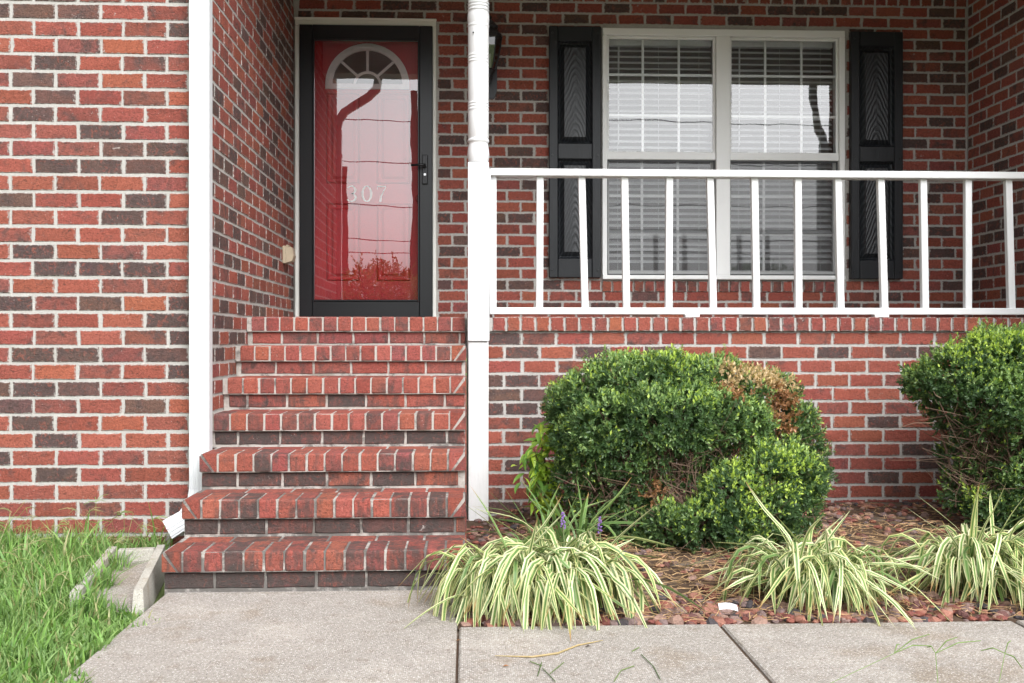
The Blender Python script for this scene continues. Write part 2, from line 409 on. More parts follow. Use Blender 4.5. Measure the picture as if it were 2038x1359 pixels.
class Wall:
    """collects bricks of one wall, makes the largest-looking 300 objects and joins the rest"""
    def __init__(s, root, seed, matn='brick', limit=298):
        s.root = root; s.items = []; s.rnd = random.Random(seed); s.matn = matn; s.cache = {}; s.limit = limit
    def add(s, u, z, wd, ht, origin, rotz, typ, dp=.03, out=0.):
        """u along the wall, z up: centre of the front face; origin(x,y)+direction from rotz"""
        c, sn = math.cos(rotz), math.sin(rotz)
        x = origin[0] + u * c + out * sn; y = origin[1] + u * sn - out * c
        s.items.append((x, y, z, wd, ht, rotz, pick(typ, s.rnd), dp))
    def finish(s):
        vis, rest = [], []
        for it in s.items:
            a, b, d = px(it[0], it[1], it[2])
            wpx = it[3] * abs(math.cos(it[5])) / max(d, .1) + it[3] * abs(math.sin(it[5])) * abs(it[0]) / max(d, .1) ** 2
            (vis if (-60 < a < 2098 and -60 < b < 1420) else rest).append((wpx, it))
        vis.sort(key=lambda t: -t[0]); rest += vis[s.limit:]; vis = vis[:s.limit]
        for _, (x, y, z, wd, ht, rz, col, dp) in vis:
            key = (round(wd, 2), round(ht, 2), round(dp, 2)) if wd < .12 else ('L', round(ht, 2), round(dp, 2))
            if key not in s.cache: s.cache[key] = variants(.19 if key[0] == 'L' else wd, ht, dp, 10, hash(str(key)) % 999 if False else int(wd * 1000 + ht * 777), s.matn)
            me, mb, bw, bh = s.rnd.choice(s.cache[key])
            o = link('brick', me, s.root, (x, y, z), rz); o.scale = (wd / bw, 1, ht / bh); o.color = col
        if rest:
            j = MB()
            for _, (x, y, z, wd, ht, rz, col, dp) in rest:
                vs, fs = brick_shape(wd, ht, dp, s.rnd); c, sn = math.cos(rz), math.sin(rz)
                j.add([(x + a * c - b * sn, y + a * sn + b * c, z + e) for a, b, e in vs], fs, col); j.e += [0.] * (len(vs) - 1) + [1.]
            stuff(j.build('brickwork', 'brickj', s.root, cname='bcol'))

J = .0096          # mortar joint
def courses(wall, origin, rotz, u0, u1, z0, z1, ztop, C, L, phase, dark=.27, holes=(), types=None, out=0., dp=.03):
    """running bond between u0..u1; course 0 hangs under ztop; types(row, col index)->letter"""
    r = 0; z = ztop
    rnd = wall.rnd
    while z > z0 + .01:
        zt = z; zb = z - C; z = zb; 
        if zt > z1 + .001: r += 1; continue
        ph = phase + (0 if r % 2 == 0 else L / 2)
        k = math.floor((u0 - ph) / L) ; jit = rnd.uniform(-.003, .003)
        segs = [(u0, u1)]
        for (a, b, c, d) in holes:
            if zt - .02 > c and zb + .02 < d:
                segs = [q for (p0, p1) in segs for q in ((p0, min(p1, a)), (max(p0, b), p1)) if q[1] - q[0] > .02]
        ci = 0
        while ph + k * L < u1:
            a = ph + k * L + jit; b = a + L
            for (p0, p1) in segs:
                aa, bb = max(a, p0), min(b, p1)
                if bb - aa > .028:
                    t = types(r, k) if types else None
                    t = t or rnd_type(rnd, dark)
                    al = J / 2 + rnd.uniform(-.0015, .002)
                    wall.add((aa + bb) / 2, (max(zb, z0) + zt) / 2 + rnd.uniform(-.001, .001), bb - aa - al * 2, zt - max(zb, z0) - J, origin, rotz, t, dp, out + rnd.uniform(-.0012, .0012))
            k += 1
        r += 1

# ================================================================== STRUCTURE
YF, YB, YP = 4.93, 7.45, 5.89       # front wall face, porch back wall face, porch base wall face
XL, XR = -1.21, 3.60                # porch side walls
LAND = 1.108
# ground
g = MB(); g.box((-150, -150, -.40), (150, 150, -.17)); struct(g.build('ground', 'lawnfar'))
g = MB(); g.box((-9, -4.9, -.165), (-1.17, 4.93, -.055)); struct(g.build('lawn_soil', 'lawnfar'))
g = MB(); g.box((-60, -11, -.165), (60, -5, -.10)); struct(g.build('road', 'asphalt'))

# ---- left front wall
t = thing('brick_wall', 'sunny red and brown brick wall at the left, left of the white downspout', 'wall', (-2.4, YF, 0))
t.location = (0, 0, 0)
B('mortar', 'mortar', t, (-3.6, YF + .0035, -.05), (XL - .0035, YF + .26, 3.63))
LEFTROWS = ["DDDRM", "RRRRD", "RRMOR", "MDRMR", "MDMOR", "RDRMO", "MDMRR", "RRDRR", "RRMDD", "RDDDR", "RRRRR", "DRRDR", "RRRDR", "MRRRR",
            "RDRMR", "RDDDR", "MROMM", "DMDOD", "RMROD", "RMRMD", "RDDMD", "ROMRD", "DDDRR", "DMRDO", "RDROR", "RDORR", "DRRRM", "RDRRR",
            "RRRRR", "RRMRD", "MRRRR", "RMRMR"]
LL, LC = .2023, .0789
def lt(r, k):
    i = k + (3 if r % 2 == 0 else 3)
    rr = r - 14
    if 0 <= rr < len(LEFTROWS) and 0 <= i < 5: return LEFTROWS[rr][i]
W_ = Wall(t, 3)
# phase: even rows have a joint at X=-1.683 (third joint from the left edge of the picture)
courses(W_, (0, YF), 0, -3.6, XL, 0, 3.64, 2.526 + 14 * LC, LC, LL, -1.683 , types=lt)
W_.finish()

# ---- left return wall (faces +X)
t = thing('brick_wall', 'brick side wall of the porch between white downspout and red door', 'wall')
B('mortar', 'mortar', t, (XL - .26, YF + .262, -.05), (XL - .0035, YB + .3, 3.6))
W_ = Wall(t, 5)
courses(W_, (XL, 0), PI / 2, YF + .004, YB - .004, 0, 3.6, 2.526 + 13 * LC, LC, .2010, YF + .095, dark=.24)
W_.finish()

# ---- right return wall (faces -X)
t = thing('brick_wall', 'shaded brick side wall closing the porch at the right edge', 'wall')
B('mortar', 'mortar', t, (XR + .0035, 4.56, -.05), (XR + .26, YB + .3, 3.6))
W_ = Wall(t, 8)
courses(W_, (XR, 0), -PI / 2, -(YB - .004), -4.565, 0, 3.5, 3.217 + 4 * .0786, .0786, .2000, .03, dark=.25)
W_.finish()

# ---- back wall with door and window openings
t = thing('brick_wall', 'shaded brick wall behind the porch around door and window', 'wall')
DX0, DX1, DZ1 = -1.199, -.216, 3.228
WX0, WX1, WZ0, WZ1 = .958, 2.697, 1.410, 3.188
mb = MB(); ym = YB + .0035
for a, b in (((XL, ym, LAND), (DX0, YB + .12, DZ1)), ((XL, ym, DZ1), (XR, YB + .12, 3.7)), ((DX1, ym, LAND), (WX0, YB + .12, DZ1)),
             ((WX0, ym, LAND), (WX1, YB + .12, WZ0)), ((WX1, ym, LAND), (XR, YB + .12, DZ1)), ((WX0, ym, WZ1), (WX1, YB + .12, DZ1))):
    mb.box(a, b)
mb.build('mortar', 'mortar', t)
W_ = Wall(t, 11)
SILL = (WX0 - .005, WX1 + .015, WZ0 - .092, 3.217)
courses(W_, (0, YB), 0, XL + .02, XR - .006, LAND - .02, 3.217 + 2 * .0786, 3.217 + 2 * .0786, .0786, .1955, .1955 * .07 + .0 + .3686, dark=.26,
        holes=((DX0 - .004, DX1 + .006, 0, DZ1 - .02), SILL))
# soldier-like course along the top, and the row-lock sill under the window
u = XL + .02
while u < XR - .03:
    W_.add(u + .042, 3.217 + 2 * .0786 + .0955, .0745, .182, (0, YB), 0, 'R' if W_.rnd.random() < .7 else 'D'); u += .084
u = SILL[0]
while u < SILL[1] - .04:
    W_.add(u + .038, WZ0 - .048, .0655, .076, (0, YB), 0, W_.rnd.choice('RRRRM'), .05, .012); u += .0763
W_.limit = 298
W_.finish()

# ---- porch base wall
t = thing('brick_wall', 'low brick porch wall behind the shrubs, under the white railing', 'wall')
B('mortar', 'mortar', t, (.0, YP + .0035, -.1), (4.4, YP + .16, 1.026))
B('mortar_bed', 'mortar', t, (.0, YP - .014, 1.0275), (4.4, YP + .185, LAND - .005))
PC, PL = .0788, .1960
PR = {0: "DMRRRRRRRRRRR", 1: "DRDRDRRDRDRDDM", 2: "RRMRRRRRRRRRRR", 3: "DMDRMRRRRRRMMR", 4: "DDRMRRMRMRRRR", 5: "DRMRDRMRDRRRRR",
      6: "MDRRRRDRDRRDR", 7: "MRRRMRRRRRRRR", 8: "RRRMRRRRRRMR", 9: "DMRRRRRDMRRRD", 10: "RMRRMRRRRDRD", 11: "RMRRRRDRRRRM"}
def pt(r, k):
    s_ = PR.get(r); 
    if s_ and 0 <= k + 1 < len(s_): return s_[k + 1]
W_ = Wall(t, 13)
courses(W_, (0, YP), 0, .004, 4.39, -.02, 1.026, 1.026, PC, PL, .306, dark=.22, types=lambda r, k: pt(r, k + (0 if r % 2 else 0)))
u = .138
while u < 4.36:
    W_.add(u + .0408, 1.0675, .0708, .079, (0, YP), 0, W_.rnd.choice('RRRRRROMRR'), .20, .022); u += .0816
W_.finish()
W_ = None

# porch floor (just seen edge-on)
struct(B('porch_floor', 'concrete', None, (XL + .002, YP + .188, .9), (XR - .002, YB + .10, LAND - .004)))

# ---- steps
t = thing('brick_steps', 'seven brick steps with stained rowlock treads up to the red door', 'steps')
RUN, RISE, Y1 = .2885, LAND / 7, 4.13
SX0, SX1 = -1.178, -.004
mb = MB()
for k in range(1, 8):
    n_ = Y1 + RUN * (k - 1); top = RISE * k
    x0 = SX0 + .004 if k < 4 else XL + .001
    mb.box((x0, n_ + .027, RISE * (k - 1) - .004 - (.14 if k == 1 else 0)), (SX1 - .004, YP + .185, RISE * k - .083))
    mb.box((x0, n_ + .0045, RISE * k - .083), (SX1 - .004, YP + .185, RISE * k - .004))
mb.build('mortar', 'mortar_step', t)
rs = random.Random(21)
def tread_mesh(wd, ht, dp, rnd):
    e = .011; j = .0018
    prof = [(0.002, -ht / 2), (0, -ht / 2 + .006), (0, ht / 2 - e), (e * .3, ht / 2 - e * .3), (e, ht / 2), (dp, ht / 2), (dp, -ht / 2)]
    n = len(prof); vs = []
    for sx in (-1, -.93, .93, 1):
        ins = .003 if abs(sx) == 1 else 0
        for y, z in prof:
            vs.append((sx * (wd / 2) + rnd.uniform(-j, j) * .6, min(dp, y + ins + rnd.uniform(-.001, .001)), z - (ins if z > 0 else -ins) + rnd.uniform(-.001, .001)))
    fs = [tuple(range(n))[::-1], tuple(range(3 * n, 4 * n))]
    for r in range(3):
        for i in range(n):
            k = (i + 1) % n; fs.append((r * n + i, r * n + k, (r + 1) * n + k, (r + 1) * n + i))
    mb = MB(); mb.add(vs, fs); mb.fix = True; return mb.mesh('brick', 'brick_step')
TV = [tread_mesh(.0685, .0785, .192, rs) for _ in range(10)]
SV = variants(.187, RISE - .0785 - 2 * .009, .04, 10, 31, 'brick_step'); HV = variants(.08, RISE - .0785 - 2 * .009, .04, 6, 33, 'brick_step')
def put(me, x, y, z, typ, sx=1., rz=0., extra=0.):
    o = link('brick', me, t, (x, y, z), rz); o.scale = (sx, 1, 1); c = pick(typ, rs); o.color = (c[0] * 1.05, c[1] * 1.05, c[2] * 1.10, min(1., c[3] + extra)); return o
for k in range(1, 8):
    n_ = Y1 + RUN * (k - 1); top = RISE * k
    a = SX0 if k < 4 else XL + .022
    b = SX1
    left_m, right_m = k < 4, k < 7
    aa = a + (.0787 if left_m else 0); bb = b - (.0787 if right_m else 0)
    cnt = round((bb - aa) / .0787); pit = (bb - aa) / cnt
    for i in range(cnt):
        put(rs.choice(TV), aa + pit * (i + .5) + rs.uniform(-.0015, .0015), n_ + rs.uniform(-.002, .002), top - .0785 / 2 - .001, rs.choice('RRRRROMRRM' if k > 1 else 'RRRROMRR'), (pit - .0095) / .0685, 0, .15 if k < 4 else 0)
    # mitred end bricks: two wedges split by a slanting joint
    zt, zb = top - .001, top - .0795
    for side in ([-1] if left_m else []) + ([1] if right_m else []):
        e0, e1 = (a, a + .0745) if side < 0 else (b, b - .0745)
        s1 = 1 if side < 0 else -1
        w1 = MB().prism([(e0, zb), (e0, zt - .009), (e1 - s1 * .020, zb)], n_ + .001, n_ + .19)
        w2 = MB().prism([(e0 + s1 * .012, zt), (e1, zt), (e1, zb), (e1 - s1 * .009, zb)], n_ - .001, n_ + .19)
        for w_ in (w1, w2):
            o = w_.build('brick', 'brick_step', t); c = pick('R', rs); o.color = c
    # stretcher course of the riser
    zc = top - .0785 - .009 - (RISE - .0785 - .018) / 2
    u = a - rs.uniform(0, .12) if k > 1 else a
    while u < b - .02:
        x0, x1 = max(u, a), min(u + .1965, b)
        if x1 - x0 > .03:
            wd = x1 - x0 - .010; big = wd > .11
            me = rs.choice(SV if big else HV)[0]
            put(me, (x0 + x1) / 2, n_ + .022, zc, rs.choice('RMRRM' if k > 4 else 'MDRMD' if k > 1 else 'MDDDM'), wd / (.187 if big else .08), 0, .0 if k > 5 else .3 if k > 1 else .55)
        u += .1965
    # flat stretchers behind the row-lock on the tread
    if k < 7:
        u = a + .02
        while u < b - .03:
            x1 = min(u + .1965, b)
            m_ = MB().box((u + .004, n_ + .200, top - .05), (x1 - .005, n_ + RUN + .024, top - .0015), .003)
            o = m_.build('brick', 'brick_step', t); o.color = pick(rs.choice('RRM'), rs)
            u = x1
    # right flank of the steps
    for lay in (0, 1):
        if k == 7: break
        z_ = top - .0395 - lay * .079; u = n_ + .014 + lay * .02; first = True
        while u < YP - .05:
            x1 = min(u + (.1 if first and lay else .235), YP - .004)
            put(rs.choice(SV)[0], SX1 + .002, (u + x1) / 2, z_, rs.choice('RRMD'), (x1 - u - .01) / .187, PI / 2); u = x1; first = False

# ---- concrete walk: slabs with open joints
walk = struct(link('sidewalk', None))
B('bedding', 'soil', walk, (-1.15, -1.5, -.12), (4.6, 3.58, -.012))
B('bedding', 'soil', walk, (-1.15, 3.582, -.12), (-.03, 4.11, -.022))
def slab(x0, x1, y0, y1, dz=0.):
    B('slab', 'concrete', walk, (x0, y0, -.10), (x1, y1, dz), .006)
slab(-1.16, -.033, 2.62, 4.135); slab(-1.16, -.036, 1.1, 2.608, -.002)
slab(-.025, .862, 2.2, 3.585, .002); slab(.876, 1.895, 2.2, 3.597, -.002); slab(1.909, 2.93, 2.2, 3.60); slab(2.944, 4.0, 2.2, 3.60)
slab(-.024, .862, .9, 2.188); slab(.876, 1.895, .9, 2.188); slab(1.909, 2.93, .9, 2.188)

# ---- planting bed
def bed_z(x, y):
    return -.075 * max(0, min(1, (.30 - x) / .16)) * min(1, max(0, (y - 4.3) / .5)) - .012 + .07 * min(1, max(0, (y - 3.62) / 1.9)) + .010 * mnoise.noise(Vector((x * 3, y * 3, 0)))
vs = []; nx, ny = 90, 50
for j in range(ny + 1):
    for i in range(nx + 1):
        x = -.03 + 4.5 * i / nx; y = 3.60 + 2.30 * j / ny; vs.append((x, y, bed_z(x, y)))
fs = [(j * (nx + 1) + i, j * (nx + 1) + i + 1, (j + 1) * (nx + 1) + i + 1, (j + 1) * (nx + 1) + i) for j in range(ny) for i in range(nx)]
mb = MB(); mb.add(vs, fs); bed = struct(mb.build('planting_bed', 'soil', None, True))
SCOL = [(.26, .095, .070), (.20, .075, .062), (.32, .15, .11), (.15, .075, .068), (.075, .065, .068), (.30, .19, .15), (.20, .14, .13), (.24, .16, .14)]
def rock(rnd, r, col):
    """rough angular stone: jittered 20-face ball"""
    ph = (1 + 5 ** .5) / 2
    v = [(-1, ph, 0), (1, ph, 0), (-1, -ph, 0), (1, -ph, 0), (0, -1, ph), (0, 1, ph), (0, -1, -ph), (0, 1, -ph), (ph, 0, -1), (ph, 0, 1), (-ph, 0, -1), (-ph, 0, 1)]
    f = [(0, 11, 5), (0, 5, 1), (0, 1, 7), (0, 7, 10), (0, 10, 11), (1, 5, 9), (5, 11, 4), (11, 10, 2), (10, 7, 6), (7, 1, 8), (3, 9, 4), (3, 4, 2), (3, 2, 6), (3, 6, 8), (3, 8, 9), (4, 9, 5), (2, 4, 11), (6, 2, 10), (8, 6, 7), (9, 8, 1)]
    sx, sy, sz = rnd.uniform(.8, 1.4), rnd.uniform(.7, 1.1), rnd.uniform(.4, .8)
    return [(x * r / 1.9 * sx * rnd.uniform(.75, 1.25), y * r / 1.9 * sy * rnd.uniform(.75, 1.25), z * r / 1.9 * sz * rnd.uniform(.75, 1.25)) for x, y, z in v], f
rs = random.Random(77)
RV = []
for i in range(28):
    mb = MB(); c = SCOL[i % len(SCOL)]; vv, ff = rock(rs, 1., None); mb.add(vv, ff, c + (1,)); RV.append(mb.mesh('stone', 'stone'))
cand = []
for _ in range(5200):
    x = rs.uniform(.0, 4.3); 
    y = 3.615 + (rs.random() ** 1.4) * 2.2
    if 3.95 < y < 5.15 and rs.random() < .62: continue
    if x < .75 and y > 5.0: pass
    r = rs.uniform(.010, .030) * (1.0 if y < 4.2 else .8)
    cand.append((x, y, r))
def score(c):
    a, b, d = px(c[0], c[1], 0.02); vis = -30 < a < 2060
    hid = (850 < a < 1300 and c[1] < 4.1)
    return -(c[2] / d) if vis and not hid else 0
cand.sort(key=score)
for (x, y, r) in cand[:295]:
    o = link('stone', rs.choice(RV), bed, (x, y, bed_z(x, y) + r * .35), rs.uniform(0, 6.28)); o.scale = (r, r, r)
mb = MB()
for (x, y, r) in cand[295:]:
    vv, ff = rock(rs, r, None); a = rs.uniform(0, 6.28); ca, sa = math.cos(a), math.sin(a); z = bed_z(x, y) + r * .3
    mb.add([(x + p * ca - q * sa, y + p * sa + q * ca, z + s_) for p, q, s_ in vv], ff, rs.choice(SCOL) + (1,))
stuff(mb.build('gravel', 'stone', bed))

# ================================================================== DOOR
t = thing('door_frame', 'white door casing around the black storm door', 'door frame')
B('jamb', 'offwhite', t, (DX0, YB - .022, LAND), (DX0 + .034, YB + .20, DZ1 - .046), .004)
B('jamb', 'offwhite', t, (DX1 - .024, YB - .022, LAND), (DX1, YB + .20, DZ1 - .046), .004)
B('head_jamb', 'offwhite', t, (DX0, YB - .024, DZ1 - .045), (DX1, YB + .20, DZ1), .004)
B('drip_cap', 'offwhite', t, (DX0 - .004, YB - .036, DZ1 - .012), (DX1 + .004, YB - .0245, DZ1 + .006), .003)
B('threshold', 'chrome', t, (DX0 + .035, YB - .02, LAND - .002), (DX1 - .025, YB + .19, LAND + .03), .004)

t = thing('storm_door', 'black framed glass storm door with the white number 307', 'storm door')
BX0, BX1, BZ0, BZ1 = -1.165, -.240, 1.140, 3.180
GX0, GX1, GZ0, GZ1 = -1.063, -.343, 1.262, 3.071
yo, yi = YB - .045, YB - .012
B('stile', 'black', t, (BX0, yo, BZ0), (GX0 - .012, yi, BZ1), .004)
B('stile', 'black', t, (GX1 + .012, yo, BZ0), (BX1, yi, BZ1), .004)
B('rail', 'black', t, (GX0 - .011, yo + .001, GZ1 + .012), (GX1 + .011, yi, BZ1), .003)
B('rail', 'black', t, (GX0 - .011, yo + .001, BZ0), (GX1 + .011, yi, GZ0 - .012), .003)
for a, b in (((GX0 - .0115, yo - .006, GZ0 - .0115), (GX0, yi - .008, GZ1 + .0115)), ((GX1, yo - .006, GZ0 - .0115), (GX1 + .0115, yi - .008, GZ1 + .0115)),
             ((GX0 + .0005, yo - .006, GZ1), (GX1 - .0005, yi - .008, GZ1 + .0115)), ((GX0 + .0005, yo - .006, GZ0 - .0115), (GX1 - .0005, yi - .008, GZ0))):
    B('glazing_bead', 'black', t, a, b, .0025)
yg = YB - .024
mb = MB(); mb.add([(GX0, yg, GZ0), (GX1, yg, GZ0), (GX1, yg, GZ1), (GX0, yg, GZ1)], [(0, 1, 2, 3)]); mb.build('glass_pane', 'glass_door', t)
h = B('handle_plate', 'black', t, (-.312, yo - .016, 2.070), (-.272, yo - .0005, 2.275), .004)
MB().tube([(-.292, yo - .014, 2.195), (-.292, yo - .055, 2.195)], .010, 10).build('spindle', 'black', h)
MB().tube([(-.285, yo - .058, 2.196), (-.330, yo - .060, 2.197), (-.388, yo - .056, 2.194)], [.010, .009, .0075], 10).build('lever', 'black', h, True)
MB().tube([(-.292, yo - .0165, 2.136), (-.292, yo - .022, 2.136)], .0085, 14).build('keyhole', 'chrome', h)
MB().tube([(-.291, yo - .058, 2.196), (-.291, yo - .030, 2.196)], .0095, 10).build('spindle_collar', 'black', h)

# numerals: flat applied strips whose width swells like a serif face
def stroke(pts, wds, closed=False):
    mb = MB(); P_ = [Vector((a, 0, b)) for a, b in pts]; n = len(P_); L_ = []
    for i, p in enumerate(P_):
        d = (P_[(i + 1) % n] - P_[i - 1]) if closed else (P_[min(i + 1, n - 1)] - P_[max(i - 1, 0)])
        d.normalize(); nrm = Vector((-d.z, 0, d.x)) * wds[i] / 2
        L_ += [p + nrm, p - nrm]
    m = n if closed else n - 1
    vs = [(v.x, y, v.z) for y in (-.0012, 0) for v in L_]; k = 2 * n
    fs = []
    for i in range(m):
        a, b, c, d = 2 * i, 2 * i + 1, (2 * i + 3) % k, (2 * i + 2) % k
        fs += [(a, b, c, d), (a, d, d + k, a + k), (b, b + k, c + k, c)]
    mb.add(vs, fs); mb.fix = True; return mb
def arc(cx, cz, rx, rz, a0, a1, n): return [(cx + rx * math.cos(R(a0 + (a1 - a0) * i / n)), cz + rz * math.sin(R(a0 + (a1 - a0) * i / n))) for i in range(n + 1)]
NH = .115
def place_num(parts, x):
    mb = MB()
    for q in parts:
        mb.add([(a + x, b + yg - .0008, c + 1.947) for a, b, c in q.v], q.f)
    mb.fix = True; mb.build('numeral', 'trim_white', t)
zero = arc(0, NH / 2, .030, NH / 2 - .004, 0, 360, 28)[:-1]
place_num([stroke(zero, [.0078 + .009 * abs(math.cos(2 * PI * i / 28)) ** 1.5 for i in range(28)], True)], -.699)
up = arc(0, NH * .73, .026, NH * .23, 150, -88, 16); lo = arc(-.002, NH * .27, .031, NH * .27 - .004, 88, -150, 18)
place_num([stroke(up, [.013, .008] + [.0078 + .0075 * max(0, math.cos(R(150 - 238 * i / 16))) for i in range(2, 17)]),
           stroke(lo, [.0078 + .009 * max(0, math.cos(R(88 - 238 * i / 18))) for i in range(17)] + [.008, .013])], -.806)
place_num([stroke([(-.030, NH - .006), (0, NH - .006), (.030, NH - .006)], [.011, .011, .011]),
           stroke([(.029, NH - .011), (.010, NH * .62), (-.004, NH * .34), (-.010, .001)], [.006, .008, .0115, .015]),
           stroke([(-.031, NH - .001), (-.031, NH - .026)], [.003, .004])], -.595)

t = thing('front_door', 'red panelled front door with half-round window behind the storm glass', 'door')
yd = YB + .085
FX, FZ = -.704, 2.790; FR = .296
# door slab with an opening for the fanlight: built as an outline with a half-round notch bridged
mb = MB()
x0, x1, z0, z1 = DX0 + .0345, DX1 - .0245, LAND + .032, DZ1 - .047
N_ = 24
hz = 1.0
oval = [(FX + FR * .93 * math.cos(PI * i / N_), FZ + .012 + (FR - .012) * .93 * math.sin(PI * i / N_)) for i in range(N_ + 1)]
mb.box((x0, yd, z0), (x1, yd + .04, FZ + .0119))
for i in range(N_):
    (a, b), (c, d) = oval[i], oval[i + 1]
    mb.add([(a, yd, b), (a, yd, z1), (c, yd, z1), (c, yd, d), (a, yd + .04, b), (c, yd + .04, d)], [(0, 1, 2, 3), (0, 3, 5, 4)])
mb.box((x0, yd, FZ + .012), (oval[-1][0], yd + .04, z1)); mb.box((oval[0][0], yd, FZ + .012), (x1, yd + .04, z1))
mb.build('door_leaf', 'red', t)
def raised(x0, x1, z0, z1, y, m, parent, name='raised_panel', lip=.016, inset=.034, dep=.014):
    mb = MB()
    rings = [(0, 0), (lip * .5, -dep), (lip, -.001), (inset, -.001), (inset + .018, -dep * 1.1)]
    vs = []
    for r, dy in rings:
        vs += [(x0 + r, y + dy, z0 + r), (x1 - r, y + dy, z0 + r), (x1 - r, y + dy, z1 - r), (x0 + r, y + dy, z1 - r)]
    fs = [(4 * k + i, 4 * k + (i + 1) % 4, 4 * k + 4 + (i + 1) % 4, 4 * k + 4 + i) for k in range(len(rings) - 1) for i in range(4)]
    fs.append((16, 17, 18, 19)); mb.add(vs, fs); mb.fix = False
    return mb.build(name, m, parent)
for a, b in ((-.995, -.755), (-.640, -.400)):
    raised(a, b, 2.09, 2.735, yd - .0005, 'red', t); raised(a, b, 1.40, 1.955, yd - .0005, 'red', t)
# fanlight
fr = MB()
def arcband(r0, r1, y0, y1, n=28, cx=FX, cz=FZ, sq=.985):
    vs = []; fs = []
    for i in range(n + 1):
        a = PI * i / n
        for r in (r0, r1):
            for y in (y0, y1): vs.append((cx + r * math.cos(a), y, cz + r * sq * math.sin(a)))
    for i in range(n):
        o = 4 * i
        fs += [(o, o + 4, o + 6, o + 2), (o + 1, o + 3, o + 7, o + 5), (o + 2, o + 6, o + 7, o + 3), (o, o + 1, o + 5, o + 4)]
    fs += [(0, 2, 3, 1), (4 * n, 4 * n + 1, 4 * n + 3, 4 * n + 2)]
    return vs, fs
fr = MB(); fr.add(*arcband(FR - .048, FR, yd - .022, yd - .001)); fr.add(*arcband(FR - .030, FR - .012, yd - .028, yd - .0225)); fr.box((FX - FR, yd - .023, FZ - .030), (FX + FR, yd - .001, FZ + .006)); fr.fix = True
fo = fr.build('fanlight_frame', 'trim_white', t)
q = MB(); q.add(*arcband(.082, .100, yd - .012, yd - .002)); q.fix = True; q.build('hub_arch', 'trim_white', fo)
for a in (R(42), PI / 2, R(138)):
    c, s_ = math.cos(a), math.sin(a); nx_, nz_ = -s_ * .009, c * .009
    MB().prism([(FX + c * .099 + nx_, FZ + s_ * .099 + nz_), (FX + c * .099 - nx_, FZ + s_ * .099 - nz_), (FX + c * .252 - nx_, FZ + s_ * .25 - nz_), (FX + c * .252 + nx_, FZ + s_ * .25 + nz_)], yd - .011, yd - .003).build('glazing_bar', 'trim_white', fo)
q = MB(); pts = [(FX + .26 * math.cos(PI * i / 24), FZ + .258 * math.sin(PI * i / 24)) for i in range(25)]
q.add([(a, yd + .002, b) for a, b in pts], [tuple(range(25))]); q.build('fanlight_glass', 'glass_fan', fo)
B('hall_lining', 'interior', t, (x0 + .002, yd + .6, FZ - .3), (x1 - .002, yd + .61, z1), 0)
MB().lathe([(.006, 0), (.012, .002), (.026, .012), (.030, .026), (.024, .042), (.010, .050)], 0, 0, 16).build('knob', 'chrome', t, True)
k_ = bpy.data.objects[-1] if False else [o for o in t.children if o.name.startswith('knob')][0]
k_.rotation_euler = (PI / 2, 0, 0); k_.location = (-.335, yd - .001, 1.985)
# structure behind openings keeps daylight out of the rooms
struct(MB().box((XL - .2, YB + .9, LAND - .1), (XR + .2, YB + .95, 3.7)).box((XL - .2, YB + .121, 3.5), (XR + .2, YB + .899, 3.55)).box((XL - .2, YB + .121, LAND - .1), (XR + .2, YB + .899, LAND - .05)).box((.3, YB + .121, LAND - .049), (.34, YB + .899, 3.499)).box((XR + .15, YB + .121, LAND - .049), (XR + .2, YB + .899, 3.499)).box((XL - .2, YB + .121, LAND - .049), (XL - .15, YB + .899, 3.499)).build('interior_walls', 'interior'))

